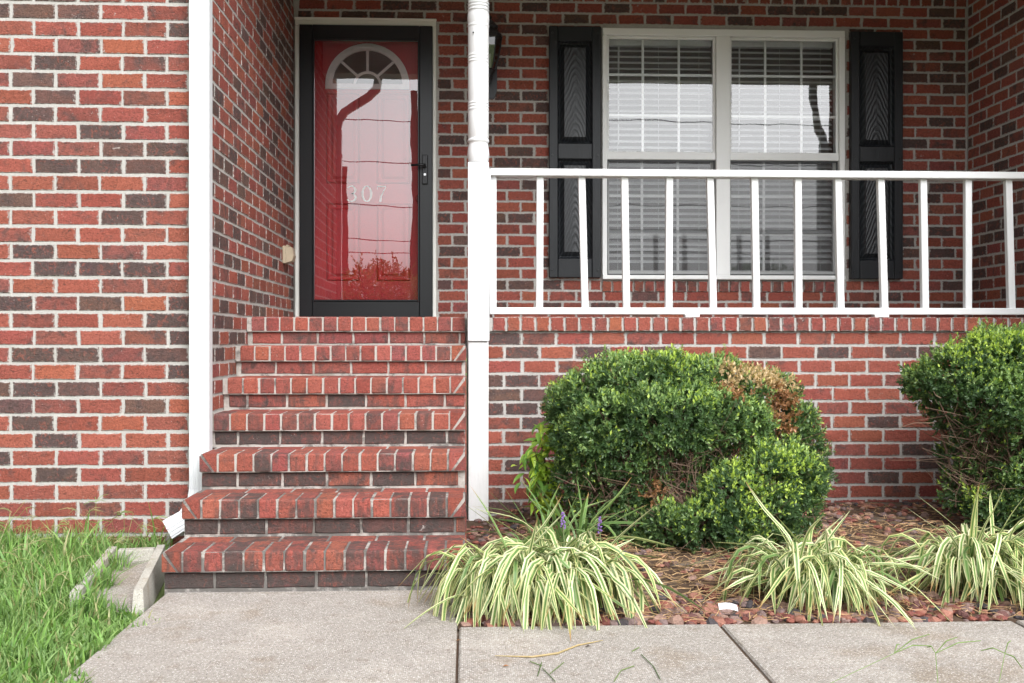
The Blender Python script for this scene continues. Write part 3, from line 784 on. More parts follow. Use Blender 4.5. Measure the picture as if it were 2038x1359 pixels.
# ================================================================== WINDOW
t = thing('window', 'white twin sash window with grilles and lower insect screens', 'window')
wy = YB - .030
B('head', 'vinyl', t, (WX0, wy, WZ1 - .048), (WX1, YB + .11, WZ1), .004)
B('sill', 'vinyl', t, (WX0, wy - .008, WZ0), (WX1, YB + .11, WZ0 + .030), .004)
B('jamb', 'vinyl', t, (WX0, wy + .001, WZ0 + .0305), (WX0 + .034, YB + .11, WZ1 - .0485), .003)
B('jamb', 'vinyl', t, (WX1 - .038, wy + .001, WZ0 + .0305), (WX1, YB + .11, WZ1 - .0485), .003)
B('mullion', 'vinyl', t, (1.770, wy + .001, WZ0 + .0305), (1.870, YB + .11, WZ1 - .0485), .003)
for n_, (gx0, gx1) in enumerate(((.993, 1.769), (1.871, 2.658))):
    zi = 2.262; zm = 2.318
    up = link('sash', None, t)
    ya, yb2 = YB + .002, YB + .034
    B('stile', 'vinyl', up, (gx0, ya, zm), (gx0 + .016, yb2, WZ1 - .049), .002)
    B('stile', 'vinyl', up, (gx1 - .016, ya, zm), (gx1, yb2, WZ1 - .049), .002)
    B('rail', 'vinyl', up, (gx0 + .0165, ya, WZ1 - .068), (gx1 - .0165, yb2, WZ1 - .049), .002)
    B('meeting_rail', 'vinyl', up, (gx0, ya - .014, zi), (gx1, yb2, zm - .0005), .003)
    B('sash_lock', 'vinyl', up, (gx0 + .14, yb2 + .001, zm - .01), (gx0 + .22, yb2 + .03, zm + .012), .004)
    B('sash_lock', 'vinyl', up, (gx1 - .22, yb2 + .001, zm - .01), (gx1 - .14, yb2 + .03, zm + .012), .004)
    def pane(par, z0, z1, y):
        m_ = MB(); m_.add([(gx0 + .005, y, z0), (gx1 - .005, y, z0), (gx1 - .005, y, z1), (gx0 + .005, y, z1)], [(0, 1, 2, 3)]); m_.build('glass_pane', 'glass', par)
    pane(up, zm, WZ1 - .05, ya + .008)
    for f in (1, 2):
        xm = gx0 + (gx1 - gx0) * f / 3
        B('muntin', 'trim_white', up, (xm - .009, ya + .012, zm + .001), (xm + .009, ya + .019, WZ1 - .069), .001)
    for zz in (2.868, 2.579): B('muntin', 'trim_white', up, (gx0 + .0165, ya + .0105, zz - .009), (gx1 - .0165, ya + .0205, zz + .009), .001)
    lo = link('sash', None, t); ya2 = YB + .040
    B('stile', 'vinyl', lo, (gx0, ya2, WZ0 + .031), (gx0 + .022, ya2 + .03, zi - .001), .002)
    B('stile', 'vinyl', lo, (gx1 - .022, ya2, WZ0 + .031), (gx1, ya2 + .03, zi - .001), .002)
    B('rail', 'vinyl', lo, (gx0 + .0225, ya2, WZ0 + .031), (gx1 - .0225, ya2 + .03, WZ0 + .062), .002)
    pane(lo, WZ0 + .05, zi, ya2 + .006)
    for f in (1, 2):
        xm = gx0 + (gx1 - gx0) * f / 3
        B('muntin', 'trim_white', lo, (xm - .009, ya2 + .010, WZ0 + .0625), (xm + .009, ya2 + .017, zi - .001), .001)
    for zz in (2.011, 1.736): B('muntin', 'trim_white', lo, (gx0 + .0225, ya2 + .0085, zz - .009), (gx1 - .0225, ya2 + .0185, zz + .009), .001)
    sc = link('insect_screen', None, t)
    m_ = MB(); m_.add([(gx0 + .01, YB + .012, WZ0 + .04), (gx1 - .01, YB + .012, WZ0 + .04), (gx1 - .01, YB + .012, zi - .003), (gx0 + .01, YB + .012, zi - .003)], [(0, 1, 2, 3)]); m_.build('screen_mesh', 'screen', sc)
    mm = MB().box((gx0 + .002, YB + .008, WZ0 + .031), (gx0 + .010, YB + .016, zi - .002)).box((gx1 - .010, YB + .008, WZ0 + .031), (gx1 - .002, YB + .016, zi - .002)).box((gx0 + .0105, YB + .008, zi - .010), (gx1 - .0105, YB + .016, zi - .002)).box((gx0 + .0105, YB + .008, WZ0 + .031), (gx1 - .0105, YB + .016, WZ0 + .041))
    mm.build('screen_frame', 'black', sc)
    # venetian blind
    bl = thing('window_blind', ('white slatted blind hanging in the window half nearer the red door', 'white slatted blind hanging in the window half farther from the door')[n_], 'window blind', (0, 0, 0), 'slatted blinds inside the twin window')
    yb_ = YB + .135
    B('head_rail', 'blind', bl, (gx0 + .004, yb_ - .03, WZ1 - .085), (gx1 - .004, yb_ + .025, WZ1 - .040), .003)
    sl = MB(); ca, sa = math.cos(R(28)), math.sin(R(28)); pr = []
    for i in range(5):
        u_ = -.025 + .05 * i / 4; pr.append((u_ * ca, u_ * sa + .003 * (1 - (u_ / .025) ** 2)))
    vs = []; 
    for X_ in (gx0 + .006, gx1 - .006):
        for (yy, zz) in pr: vs.append((X_, yy, zz))
        for (yy, zz) in reversed(pr): vs.append((X_, yy, zz - .003))
    fs = [(i, (i + 1) % 10, 10 + (i + 1) % 10, 10 + i) for i in range(10)] + [tuple(range(10))[::-1], tuple(range(10, 20))]
    sl.add(vs, fs); sl.fix = True; sm = sl.mesh('slat', 'blind')
    z_ = WZ1 - .115
    while z_ > WZ0 + .10:
        o = link('slat', sm, bl, (0, yb_ + random.uniform(-.001, .001), z_)); o.rotation_euler = (random.uniform(-.05, .05), random.uniform(-.0015, .0015), 0); z_ -= .0435
    B('bottom_rail', 'blind', bl, (gx0 + .006, yb_ - .02, WZ0 + .055), (gx1 - .006, yb_ + .02, WZ0 + .075), .003)
    for f in (.12, .5, .88):
        xm = gx0 + (gx1 - gx0) * f
        MB().tube([(xm, yb_ - .026, WZ1 - .086), (xm, yb_ - .026, WZ0 + .076)], .0012, 4).build('ladder_cord', 'blind', bl)
    MB().tube([(gx0 + .10, yb_ - .034, WZ1 - .09), (gx0 + .098, yb_ - .036, WZ1 - .80)], .004, 6).build('tilt_wand', 'blind', bl)

# ================================================================== SHUTTERS
def shutter(x0, x1, z0, z1, label):
    cx_ = (x0 + x1) / 2
    t = thing('shutter', label, 'shutter', (cx_, YB, z0), 'black shutters either side of the window')
    hw = (x1 - x0) / 2; H_ = z1 - z0; y0, y1 = -.048, -.002
    def b_(name, a, b, bev=.004): return B(name, 'shutter_frame', t, a, b, bev)
    sw = .062
    b_('stile', (-hw, y0, 0), (-hw + sw, y1, H_)); b_('stile', (hw - sw, y0, 0), (hw, y1, H_))
    zr = [(0, .135), (.835, .945), (H_ - .105, H_)]
    for a, b in zr: b_('rail', (-hw + sw + .0005, y0 + .002, a), (hw - sw - .0005, y1, b))
    for a, b in ((zr[0][1], zr[1][0]), (zr[1][1], zr[2][0])):
        xa, xb = -hw + sw, hw - sw; mb = MB()
        rings = [(.0005, y0 + .006), (.010, -.020), (.018, -.014), (.046, y0 + .004)]
        vs = []
        for r, y in rings: vs += [(xa + r, y, a + r), (xb - r, y, a + r), (xb - r, y, b - r), (xa + r, y, b - r)]
        fs = [(4 * k + i, 4 * k + (i + 1) % 4, 4 * k + 4 + (i + 1) % 4, 4 * k + 4 + i) for k in range(3) for i in range(4)] + [(12, 13, 14, 15)]
        mb.add(vs, fs); mb.build('raised_panel', 'shutter', t)
    b_('back', (-hw + .004, y1 + .0002, .004), (hw - .004, y1 + .0018, H_ - .004), 0)
    for sx in (-1, 1):
        for zz in (.05, .86, H_ - .05):
            MB().tube([(sx * (hw - .022), y0 + .002, zz), (sx * (hw - .022), y0 - .005, zz)], [.0085, .006], 10).build('screw', 'black', t)
shutter(.579, .945, 1.421, 3.191, 'black wood-grain shutter between wall lantern and window, nearer the door')
shutter(2.735, 3.111, 1.416, 3.179, 'black wood-grain shutter on the side of the window away from the door')

# ================================================================== POST
t = thing('porch_post', 'white turned porch post beside the steps, boxed in below the rail', 'post')
pcx, pcy = .064, 5.835
zf = lambda v: EYE + (679.5 - v) / 2100 * (pcy * .99908 - .03)
prof = []
def bead(v0, v1, r, rr):
    for i in range(7):
        a = PI * i / 6; prof.append((r + (rr - r) * math.sin(a), zf(v0 + (v1 - v0) * i / 6)))
r0 = .0575
prof.append((.052, zf(323)))
for v, r in ((320, .055), (314, .058), (306, .0605), (296, .0585), (288, .055), (284, .053)): prof.append((r, zf(v)))
bead(283, 274, .054, .0605)
prof += [(.0575, zf(272)), (.0572, zf(222))]
for q in ((219, 213), (212, 207), (206, 202)): bead(q[0], q[1], .056, .0590)
prof += [(.0575, zf(200)), (.0575, zf(126))]
for q in ((123, 118), (117, 112), (111, 106)): bead(q[0], q[1], .056, .0590)
prof += [(.0575, zf(104)), (.0575, zf(54))]
bead(52, 46, .057, .0600)
for v, r in ((44, .0585), (34, .0605), (24, .0590)): prof.append((r, zf(v)))
for q in ((20, 15), (13, 8), (7, 2)): bead(q[0], q[1], .055, .0605)
prof += [(.056, zf(-4)), (.0575, zf(-60)), (.0575, 3.22)]
MB().lathe(prof, pcx, pcy, 32).build('turned_shaft', 'white', t, True)
B('casing_board', 'white', t, (.006, 5.773, .972), (.121, 5.787, 1.952), .003)
B('casing_board', 'white', t, (.0065, 5.7875, .975), (.018, 5.885, 1.950), .002)
w_ = MB().prism([(.1215, .975), (.1215, 1.93), (.098, 1.955), (.110, 1.955), (.131, 1.90), (.124, .975)], 5.788, 5.868); w_.build('trim_wedge', 'white', t)
B('core', 'white_old', t, (.0185, 5.7878, .976), (.0975, 5.885, 1.948), 0)
B('lower_post', 'white_old', t, (.008, 5.790, -.12), (.119, 5.880, .9718), .004)
MB().tube([(.035, 5.7795, zf(67)), (.035, 5.776, zf(67))], .004, 8).build('screw_hole', 'dark', t)

# ================================================================== RAILING
t = thing('porch_railing', 'white wooden porch railing with crooked balusters above the low brick wall', 'railing')
MB().box((.128, 5.885, 1.897), (4.3, 5.975, 1.937), .004).build('top_rail', 'white', t)
MB().box((.128, 5.905, 1.123), (4.3, 5.955, 1.161), .003).build('bottom_rail', 'white', t)
tops = [.147, .412, .647, .89, 1.145, 1.377, 1.631, 1.881, 2.112, 2.359, 2.605, 2.867, 3.102, 3.345, 3.59, 3.83]
bots = [.147, .409, .666, .901, 1.141, 1.395, 1.643, 1.885, 2.128, 2.381, 2.617, 2.867, 3.122, 3.35, 3.585, 3.84]
for a, b in zip(tops, bots):
    hw = .0195; y0, y1 = 5.912, 5.948
    m_ = MB(); e = .003
    def ring(x, z): return [(x - hw + e, y0, z), (x + hw - e, y0, z), (x + hw, y0 + e, z), (x + hw, y1 - e, z), (x + hw - e, y1, z), (x - hw + e, y1, z), (x - hw, y1 - e, z), (x - hw, y0 + e, z)]
    m_.add(ring(b, 1.1615) + ring(a, 1.8965), [tuple(range(8))[::-1], tuple(range(8, 16))] + [(i, (i + 1) % 8, 8 + (i + 1) % 8, 8 + i) for i in range(8)])
    m_.build('baluster', 'white', t)
for x in (1.269, 2.353): B('shim_block', 'white_old', t, (x - .04, 5.885, 1.1075), (x + .04, 5.95, 1.1225), .001)

# ================================================================== DOWNSPOUT
t = thing('downspout', 'white fluted metal downspout running down the brick corner left of the steps', 'downspout')
def flute(cx, w2, y0, y1):
    """cross-section: fluted front, plain back"""
    p = []; n = 5
    for i in range(n):
        a = cx - w2 + 2 * w2 * i / n; d = 2 * w2 / n
        p += [(a + d * .12, y0), (a + d * .42, y0), (a + d * .55, y0 + .004), (a + d * .88, y0 + .004)]
    p += [(cx + w2, y0 + .004), (cx + w2, y1), (cx - w2, y1), (cx - w2, y0 + .002)]
    return p
sec = flute(0, .045, -.033, .033)
def sweep(path, name, par, m='white', sec=sec):
    """path of (centre, axis_x, axis_y) frames"""
    mb = MB(); n = len(sec); vs = []; fs = []
    for c, ax, ay in path:
        for a, b in sec: vs.append(Vector(c) + Vector(ax) * a + Vector(ay) * b)
    for i in range(len(path) - 1):
        for k in range(n): fs.append((i * n + k, i * n + (k + 1) % n, (i + 1) * n + (k + 1) % n, (i + 1) * n + k))
    mb.add(vs, fs); mb.fix = True; return mb.build(name, m, par)
DXc, DYc = -1.216, YF - .045
sweep([((DXc, DYc, 2.95), (1, 0, 0), (0, 1, 0)), ((DXc, DYc, .30), (1, 0, 0), (0, 1, 0))], 'pipe', t, 'white_metal')
s45 = .62
sweep([((DXc, DYc, .299), (1, 0, 0), (0, 1, 0)), ((DXc - .008, DYc - .01, .24), (.96, 0, -.26), (0, 1, 0)), ((DXc - .045, DYc - .030, .175), (.78, 0, -.62), (0, 1, 0)), ((DXc - .125, DYc - .08, .122), (.50, -.10, -.86), (-.12, .97, -.2))], 'lower_elbow', t, 'white_metal')
# upper elbow runs back out to the gutter of the porch roof
sweep([((DXc, DYc, 2.951), (1, 0, 0), (0, 1, 0)), ((DXc + .02, DYc, 3.05), (.93, 0, -.37), (0, 1, 0)), ((DXc + .08, DYc + .06, 3.11), (.75, 0, -.66), (0, 1, 0)), ((DXc + .32, DYc + .26, 3.21), (.50, 0, -.86), (0, 1, 0)), ((DXc + .40, DYc + .36, 3.26), (.85, 0, -.5), (0, 1, 0)), ((DXc + .43, DYc + .40, 3.44), (1, 0, 0), (0, 1, 0))], 'upper_elbow', t, 'white_metal', [(a_ * .78, b_ * .8) for a_, b_ in sec])
B('strap', 'white', t, (DXc - .052, DYc - .036, 2.70), (DXc + .052, DYc + .04, 2.73), .001)

t = thing('downspout', 'white downspout with swept elbow, seen mirrored beside the right shutter in the pane', 'downspout')
EX, EY = XR - .03, 4.56 - .045
sweep([((EX, EY, 2.95), (1, 0, 0), (0, 1, 0)), ((EX, EY, .1), (1, 0, 0), (0, 1, 0))], 'pipe', t, 'white_metal')
sweep([((EX, EY, 2.951), (1, 0, 0), (0, 1, 0)), ((EX - .02, EY, 3.03), (.93, 0, .37), (0, 1, 0)), ((EX - .08, EY + .06, 3.08), (.75, 0, .66), (0, 1, 0)), ((EX - .26, EY + .5, 3.19), (.50, 0, .86), (0, 1, 0)), ((EX - .34, EY + .68, 3.26), (.85, 0, .5), (0, 1, 0)), ((EX - .36, EY + .76, 3.44), (1, 0, 0), (0, 1, 0))], 'upper_elbow', t, 'white_metal', [(a_ * .78, b_ * .8) for a_, b_ in sec])
# ---- porch roof parts overhead (they shade the porch and show in the glass)
struct(B('porch_ceiling', 'ceiling', None, (XL, 5.62, 3.50), (XR + .2, YB + .02, 3.56)))
struct(B('porch_beam', 'white', None, (XL + .002, 5.745, 3.225), (XR + .2, 5.93, 3.4995), .004))
struct(B('porch_roof', 'asphalt', None, (XL - .1, 5.35, 3.561), (XR + .4, YB + .4, 3.66)))
gt = thing('roof_gutter', 'white gutter along the porch eave, seen only mirrored in the glass', 'gutter')
MB().box((XL - .1, 5.235, 3.43), (XR + .4, 5.24, 3.56)).box((XL - .1, 5.241, 3.43), (XR + .4, 5.345, 3.435)).box((XL - .1, 5.345, 3.43), (XR + .4, 5.35, 3.56)).build('trough', 'white', gt)

# ================================================================== LANTERN
t = thing('wall_lantern', 'dark metal carriage lantern on the brick wall, half hidden by the post', 'lantern')
lx, ly = .158, YB - .14
MB().lathe([(.002, 2.775), (.012, 2.79), (.022, 2.80), (.020, 2.815), (.040, 2.85), (.036, 2.86)], lx, ly, 6).build('finial', 'black', t)
q = MB()
def hexr(r, z): return [(lx + r * math.cos(PI / 3 * i), ly + r * math.sin(PI / 3 * i), z) for i in range(6)]
lev = [(.036, 2.862), (.058, 2.93), (.074, 3.01), (.080, 3.07)]
vs = []; fs = []
for r, z in lev: vs += hexr(r, z)
for i in range(3):
    for k in range(6): fs.append((i * 6 + k, i * 6 + (k + 1) % 6, i * 6 + 6 + (k + 1) % 6, i * 6 + 6 + k))
q.add(vs, fs); q.build('glass_panes', 'lamp_glass', t)
q = MB()
for k in range(6):
    a = PI / 3 * k; q.tube([(lx + (r + .002) * math.cos(a), ly + (r + .002) * math.sin(a), z) for r, z in lev], .005, 5)
q.build('cage', 'black', t)
MB().lathe([(.084, 3.068), (.092, 3.075), (.090, 3.09), (.060, 3.125), (.055, 3.14), (.062, 3.15), (.030, 3.185), (.012, 3.20), (.016, 3.215), (.004, 3.23)], lx, ly, 12).build('cap', 'black', t)
MB().tube([(lx, YB - .012, 2.80), (lx, YB - .09, 2.78), (lx, ly - .0, 2.80)], .010, 8).build('arm', 'black', t)
MB().prism([(lx - .055, 2.74), (lx - .035, 2.68), (lx + .035, 2.68), (lx + .055, 2.74), (lx + .055, 2.99), (lx + .035, 3.05), (lx - .035, 3.05), (lx - .055, 2.99)], YB - .016, YB - .002).build('back_plate', 'black', t)
MB().tube([(lx, ly, 2.865), (lx, ly, 2.96)], .012, 8).build('bulb', 'blind', t)

# ---- outlet cover on side wall
t = thing('outlet_cover', 'beige weatherproof outlet box on the side wall left of the door', 'outlet box')
B('back_box', 'beige', t, (XL - .002, 6.99, 1.485), (XL + .022, 7.10, 1.600), .004)
q = MB().prism([(XL + .0225, 1.49), (XL + .060, 1.50), (XL + .072, 1.535), (XL + .060, 1.590), (XL + .0225, 1.597)], 6.995, 7.095); q.build('lid', 'beige', t)
MB().tube([(XL + .030, 6.99, 1.600), (XL + .030, 7.10, 1.600)], .007, 8).build('hinge', 'beige', t)

# ================================================================== SPLASH BLOCK
t = thing('splash_block', 'pale concrete splash block between grass and bottom step', 'splash block', (-1.358, 4.235, 0))
t.rotation_euler = (0, 0, R(9.2))
Lh, Wf, Wb = .385, .085, .075
def quadbox(pts, z0, z1):   # pts 4 corners ccw, z1 list for top
    m_ = MB(); m_.add([(x, y, z0) for x, y in pts] + [(x, y, z) for (x, y), z in zip(pts, z1)], [(3, 2, 1, 0), (4, 5, 6, 7), (0, 1, 5, 4), (1, 2, 6, 5), (2, 3, 7, 6), (3, 0, 4, 7)]); return m_
quadbox([(-Wf, -Lh), (Wf, -Lh), (Wb, Lh), (-Wb, Lh)], -.05, [.008, .008, .035, .035]).build('trough', 'concrete', t)
for s_ in (-1, 1):
    m_ = MB(); a, b, c, d = Wf - .002, Wf + .046, Wb - .002, Wb + .046; z = .07
    vs = [(s_ * a, -Lh, -.05), (s_ * b, -Lh, -.05), (s_ * (b - .006), -Lh + .012, z), (s_ * (a + .010), -Lh + .012, z),
          (s_ * c, Lh, -.05), (s_ * d, Lh, -.05), (s_ * (d - .006), Lh, z + .02), (s_ * (c + .010), Lh, z + .02)]
    m_.add(vs, [(0, 1, 2, 3), (4, 7, 6, 5), (0, 4, 5, 1), (1, 5, 6, 2), (2, 6, 7, 3), (3, 7, 4, 0)]); m_.fix = True; m_.build('rim', 'splash', t)
B('end_lip', 'splash', t, (-Wb, Lh - .05, -.04), (Wb, Lh - .002, .082), .004)

# ================================================================== PLANTS
def leafset(P0, D, nleaf, ll, aspect, cols, rng, stemlen, spread=.9):
    """sprigs: P0 (n,3) bases, D (n,3) directions, cols (n,nleaf,4)"""
    n = len(P0); D = D / np.linalg.norm(D, axis=1, keepdims=True)
    ref = np.where(np.abs(D[:, 2:3]) < .9, np.array([[0, 0, 1.]]), np.array([[1., 0, 0]]))
    A = np.cross(D, ref); A /= np.linalg.norm(A, axis=1, keepdims=True); Bv = np.cross(D, A)
    V = []; C = []
    for j in range(nleaf):
        f = (j + .3) / nleaf
        ang = j * 2.4 + rng.uniform(0, .8, n) + rng.uniform(0, 6.28)
        rad = A * np.cos(ang)[:, None] + Bv * np.sin(ang)[:, None]
        op = spread * (1.15 - .75 * f)
        ld = rad * op + D * (1.0 - .35 * op) + rng.normal(0, .18, (n, 3)); ld /= np.linalg.norm(ld, axis=1, keepdims=True)
        side = np.cross(ld, D + rng.normal(0, .25, (n, 3))); side /= (np.linalg.norm(side, axis=1, keepdims=True) + 1e-9)
        nr = np.cross(side, ld)
        L = (ll * rng.uniform(.7, 1.2, n))[:, None]
        base = P0 + D * (stemlen * f)[:, None]
        mid = base + ld * L * .52 + nr * L * .06
        V.append(np.stack([base, mid - side * L * aspect * .5, base + ld * L - nr * L * .08, mid + side * L * aspect * .5], 1)); C.append(np.repeat(cols[:, j:j + 1], 4, 1))
    V = np.concatenate(V).reshape(-1, 3); C = np.concatenate(C).reshape(-1, 4)
    q = np.arange(len(V)).reshape(-1, 4)
    F = np.concatenate([q[:, [0, 1, 2]], q[:, [0, 2, 3]]])
    return V, F, C
G_DARK = np.array([.056, .108, .042]); G_MID = np.array([.155, .260, .082]); G_LIME = np.array([.48, .62, .11]); G_TOP = np.array([.34, .48, .17])
BR1 = np.array([.46, .24, .12]); BR2 = np.array([.70, .52, .30])

def shrub(label, blobs, seed, n_sprig, base, brown=(), lime=(), twigs=160, group='clipped small-leaved shrubs', leaf=.0215, holes=()):
    rng = np.random.default_rng(seed); rnd = random.Random(seed)
    t = thing('shrub', label, 'shrub', base, group)
    bl = np.array([b[:4] for b in blobs]); ar = bl[:, 3] ** 2; ar = ar / ar.sum()
    idx = rng.choice(len(bl), n_sprig * 2, p=ar)
    nrm = rng.normal(0, 1, (len(idx), 3)); nrm /= np.linalg.norm(nrm, axis=1, keepdims=True)
    lump = np.array([mnoise.noise(Vector(tuple((bl[i, :3] + n * bl[i, 3]) * 10.))) for i, n in zip(idx, nrm)])
    P = bl[idx, :3] + nrm * (bl[idx, 3] * (.92 + .34 * lump))[:, None]
    ins = np.zeros(len(P), bool)
    for b in bl: ins |= np.linalg.norm(P - b[:3], axis=1) < b[3] * .80
    keep = (~ins) & (lump > -.36) & (P[:, 2] > .03) & (P[:, 1] < YP - .02)
    # thin out the rear
    keep &= (nrm[:, 1] < .35) | (rng.random(len(P)) < .75)
    for (x, y, z, r) in holes:
        dd = np.sqrt(((P[:, 0] - x) / 1.3) ** 2 + ((P[:, 1] - y) / 2.5) ** 2 + (P[:, 2] - z) ** 2) / r
        keep &= (dd + rng.normal(0, .22, len(P))) > .9
    P = P[keep]; nrm = nrm[keep]
    # a few leaves inside so that the shell is not hollow
    k = n_sprig // 3; ii = rng.choice(len(bl), k, p=ar)
    nn = rng.normal(0, 1, (k, 3)); nn /= np.linalg.norm(nn, axis=1, keepdims=True)
    Pi = bl[ii, :3] + nn * (bl[ii, 3] * rng.uniform(.45, .85, k))[:, None]
    inner = np.concatenate([np.zeros(len(P), bool), np.ones(k, bool)])
    P = np.concatenate([P, Pi]); nrm = np.concatenate([nrm, nn]); 
    shoot = rng.random(len(P)) < .02; P[shoot] += nrm[shoot] * .022 + np.array([0, 0, .012])
    D = nrm * .75 + np.array([0, -.10, .42]) + rng.normal(0, .33, P.shape)
    n = len(P); NL = 11
    young = np.array([mnoise.noise(Vector(tuple(p * 6.5))) for p in P])
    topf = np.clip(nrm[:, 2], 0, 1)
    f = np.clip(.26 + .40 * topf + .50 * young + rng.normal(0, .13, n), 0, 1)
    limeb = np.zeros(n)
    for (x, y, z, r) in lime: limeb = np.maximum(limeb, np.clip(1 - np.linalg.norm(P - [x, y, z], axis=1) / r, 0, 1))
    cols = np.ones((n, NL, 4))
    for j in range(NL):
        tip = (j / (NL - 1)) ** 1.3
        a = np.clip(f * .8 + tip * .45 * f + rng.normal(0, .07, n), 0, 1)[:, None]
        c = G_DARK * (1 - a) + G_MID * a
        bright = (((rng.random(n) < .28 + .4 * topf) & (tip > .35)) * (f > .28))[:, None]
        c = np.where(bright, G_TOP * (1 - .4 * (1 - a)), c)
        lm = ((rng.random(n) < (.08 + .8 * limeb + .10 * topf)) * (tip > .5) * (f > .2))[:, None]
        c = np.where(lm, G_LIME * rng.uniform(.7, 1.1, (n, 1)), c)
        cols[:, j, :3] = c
    for (x, y, z, r, pale) in brown:
        dd = np.linalg.norm(P - [x, y, z], axis=1) / r; m_ = dd + rng.normal(0, .12, n) < .85
        bc = BR2 if pale else BR1
        cols[m_, :, :3] = bc * rng.uniform(.55, 1.15, (int(m_.sum()), NL, 1))
    cols[inner, :, :3] *= 1.0
    st = rng.uniform(.035, .06, n)
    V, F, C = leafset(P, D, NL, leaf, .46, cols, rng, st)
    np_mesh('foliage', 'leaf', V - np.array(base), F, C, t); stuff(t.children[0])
    # branches: from the base to every blob, then fine dead twigs
    tb = MB(); b0 = Vector((0, 0, 0))
    bc_ = bl[:, :3].mean(0)
    for b in bl:
        e = Vector(b[:3]) - Vector(base); st0 = Vector((rnd.uniform(-.08, .08) + (e.x * .3), rnd.uniform(-.05, .05), -.02))
        m1 = st0.lerp(e, .5) + Vector((rnd.uniform(-.04, .04), rnd.uniform(-.04, .04), -.03))
        tb.tube([st0, m1, e], [.011, .007, .004], 5)
    tb.build('branches', 'twig', t)
    tw = MB()
    for _ in range(twigs):
        b = bl[rnd.randrange(len(bl))]; p = Vector(b[:3]) - Vector(base)
        root = p * rnd.uniform(.35, .8) + Vector((rnd.gauss(0, .05), rnd.gauss(0, .05) - .03, rnd.gauss(0, .04)))
        d = (p - root).normalized() + Vector((rnd.gauss(0, .6), rnd.gauss(0, .6) - .3, rnd.gauss(0, .5))); L_ = rnd.uniform(.07, .2)
        m1 = root + d * L_ * .5 + Vector((rnd.gauss(0, .012), rnd.gauss(0, .012), rnd.gauss(0, .012)))
        tw.tube([root, m1, root + d * L_], [.0022, .0018, .0010], 3)
    for (x, y, z, r) in holes:
        for _ in range(45):
            root = Vector((x + rnd.gauss(0, r * .8), y + .10 + rnd.gauss(0, .06), z + rnd.gauss(-.02, r * .6))) - Vector(base)
            d = Vector((rnd.gauss(0, .8), rnd.gauss(-.3, .4), rnd.gauss(.35, .5))); L_ = rnd.uniform(.06, .16)
            tw.tube([root, root + d * L_ * .5 + Vector((rnd.gauss(0, .01), 0, rnd.gauss(0, .01))), root + d * L_], [.0028, .002, .0012], 3)
    o = tw.build('twigs', 'twig', t); stuff(o)
    return t

def pt3(u, v, Y):      # place on the depth plane Y (metres) where the photograph shows it
    a = (u - 1019) / 2100; c, s_ = math.cos(YAW), math.sin(YAW)
    X = (a * c * Y + s_ * Y) / (c - a * s_); d = s_ * X + c * Y
    return (X, Y, EYE - (v - 679.5) / 2100 * d)
def bl(u, v, Y, r): return pt3(u, v + 4, Y) + (r * .93 / 410.,)
b1 = [bl(*q) for q in ((1145, 812, 5.10, 52), (1118, 800, 5.2, 32), (1180, 790, 5.0, 62), (1240, 775, 5.0, 66), (1300, 772, 4.95, 66), (1360, 770, 5.0, 62), (1430, 768, 5.05, 55), (1490, 790, 5.05, 58), (1540, 788, 5.12, 42), (1545, 830, 5.1, 42),
        (1290, 830, 4.85, 72), (1210, 845, 4.90, 70), (1360, 830, 4.85, 66), (1430, 830, 4.88, 58), (1480, 850, 4.92, 50), (1150, 870, 5.0, 45), (1180, 910, 4.95, 50), (1245, 905, 4.85, 50), (1320, 880, 4.82, 45),
        (1150, 950, 5.05, 42), (1190, 1000, 5.0, 42), (1590, 868, 5.15, 38), (1560, 880, 5.1, 26),
        (1300, 985, 4.9, 38), (1370, 960, 4.95, 30), (1260, 1040, 4.9, 42), (1330, 1050, 4.8, 48), (1300, 1085, 4.85, 30), (1400, 1040, 4.72, 52), (1455, 985, 4.75, 55), (1520, 950, 4.80, 58), (1580, 960, 4.88, 52), (1460, 1050, 4.72, 50), (1520, 1020, 4.75, 58), (1580, 1010, 4.85, 42), (1510, 1070, 4.8, 36), (1370, 1105, 4.72, 26), (1560, 915, 4.95, 40), (1420, 915, 5.0, 34), (1400, 900, 4.95, 40), (1250, 960, 4.9, 45), (1590, 830, 5.1, 28),
        (1300, 800, 5.35, 80), (1420, 810, 5.35, 75), (1200, 830, 5.35, 65), (1510, 1000, 5.2, 60), (1620, 900, 5.2, 22), (1608, 940, 5.1, 34), (1600, 985, 5.1, 30))]
x_, y_, _z = pt3(1380, 1130, 4.95)
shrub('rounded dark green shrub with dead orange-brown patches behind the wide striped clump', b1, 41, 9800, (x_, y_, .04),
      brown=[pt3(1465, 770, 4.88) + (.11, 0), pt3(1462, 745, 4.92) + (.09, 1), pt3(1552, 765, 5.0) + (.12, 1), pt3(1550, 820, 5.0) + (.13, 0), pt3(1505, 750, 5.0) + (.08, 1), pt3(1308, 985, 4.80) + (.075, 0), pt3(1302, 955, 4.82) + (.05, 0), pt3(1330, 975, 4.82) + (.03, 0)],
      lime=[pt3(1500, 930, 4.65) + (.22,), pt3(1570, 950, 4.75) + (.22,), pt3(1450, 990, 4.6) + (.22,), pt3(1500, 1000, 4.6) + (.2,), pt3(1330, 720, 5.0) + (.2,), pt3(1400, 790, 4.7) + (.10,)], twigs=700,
      holes=[pt3(1445, 888, 4.85) + (.048,), pt3(1370, 905, 4.8) + (.032,), pt3(1215, 975, 4.8) + (.07,), pt3(1290, 935, 4.8) + (.055,), pt3(1380, 1000, 4.75) + (.04,), pt3(1545, 890, 4.95) + (.045,), pt3(1420, 1120, 4.7) + (.10,), pt3(1520, 1110, 4.7) + (.10,)])
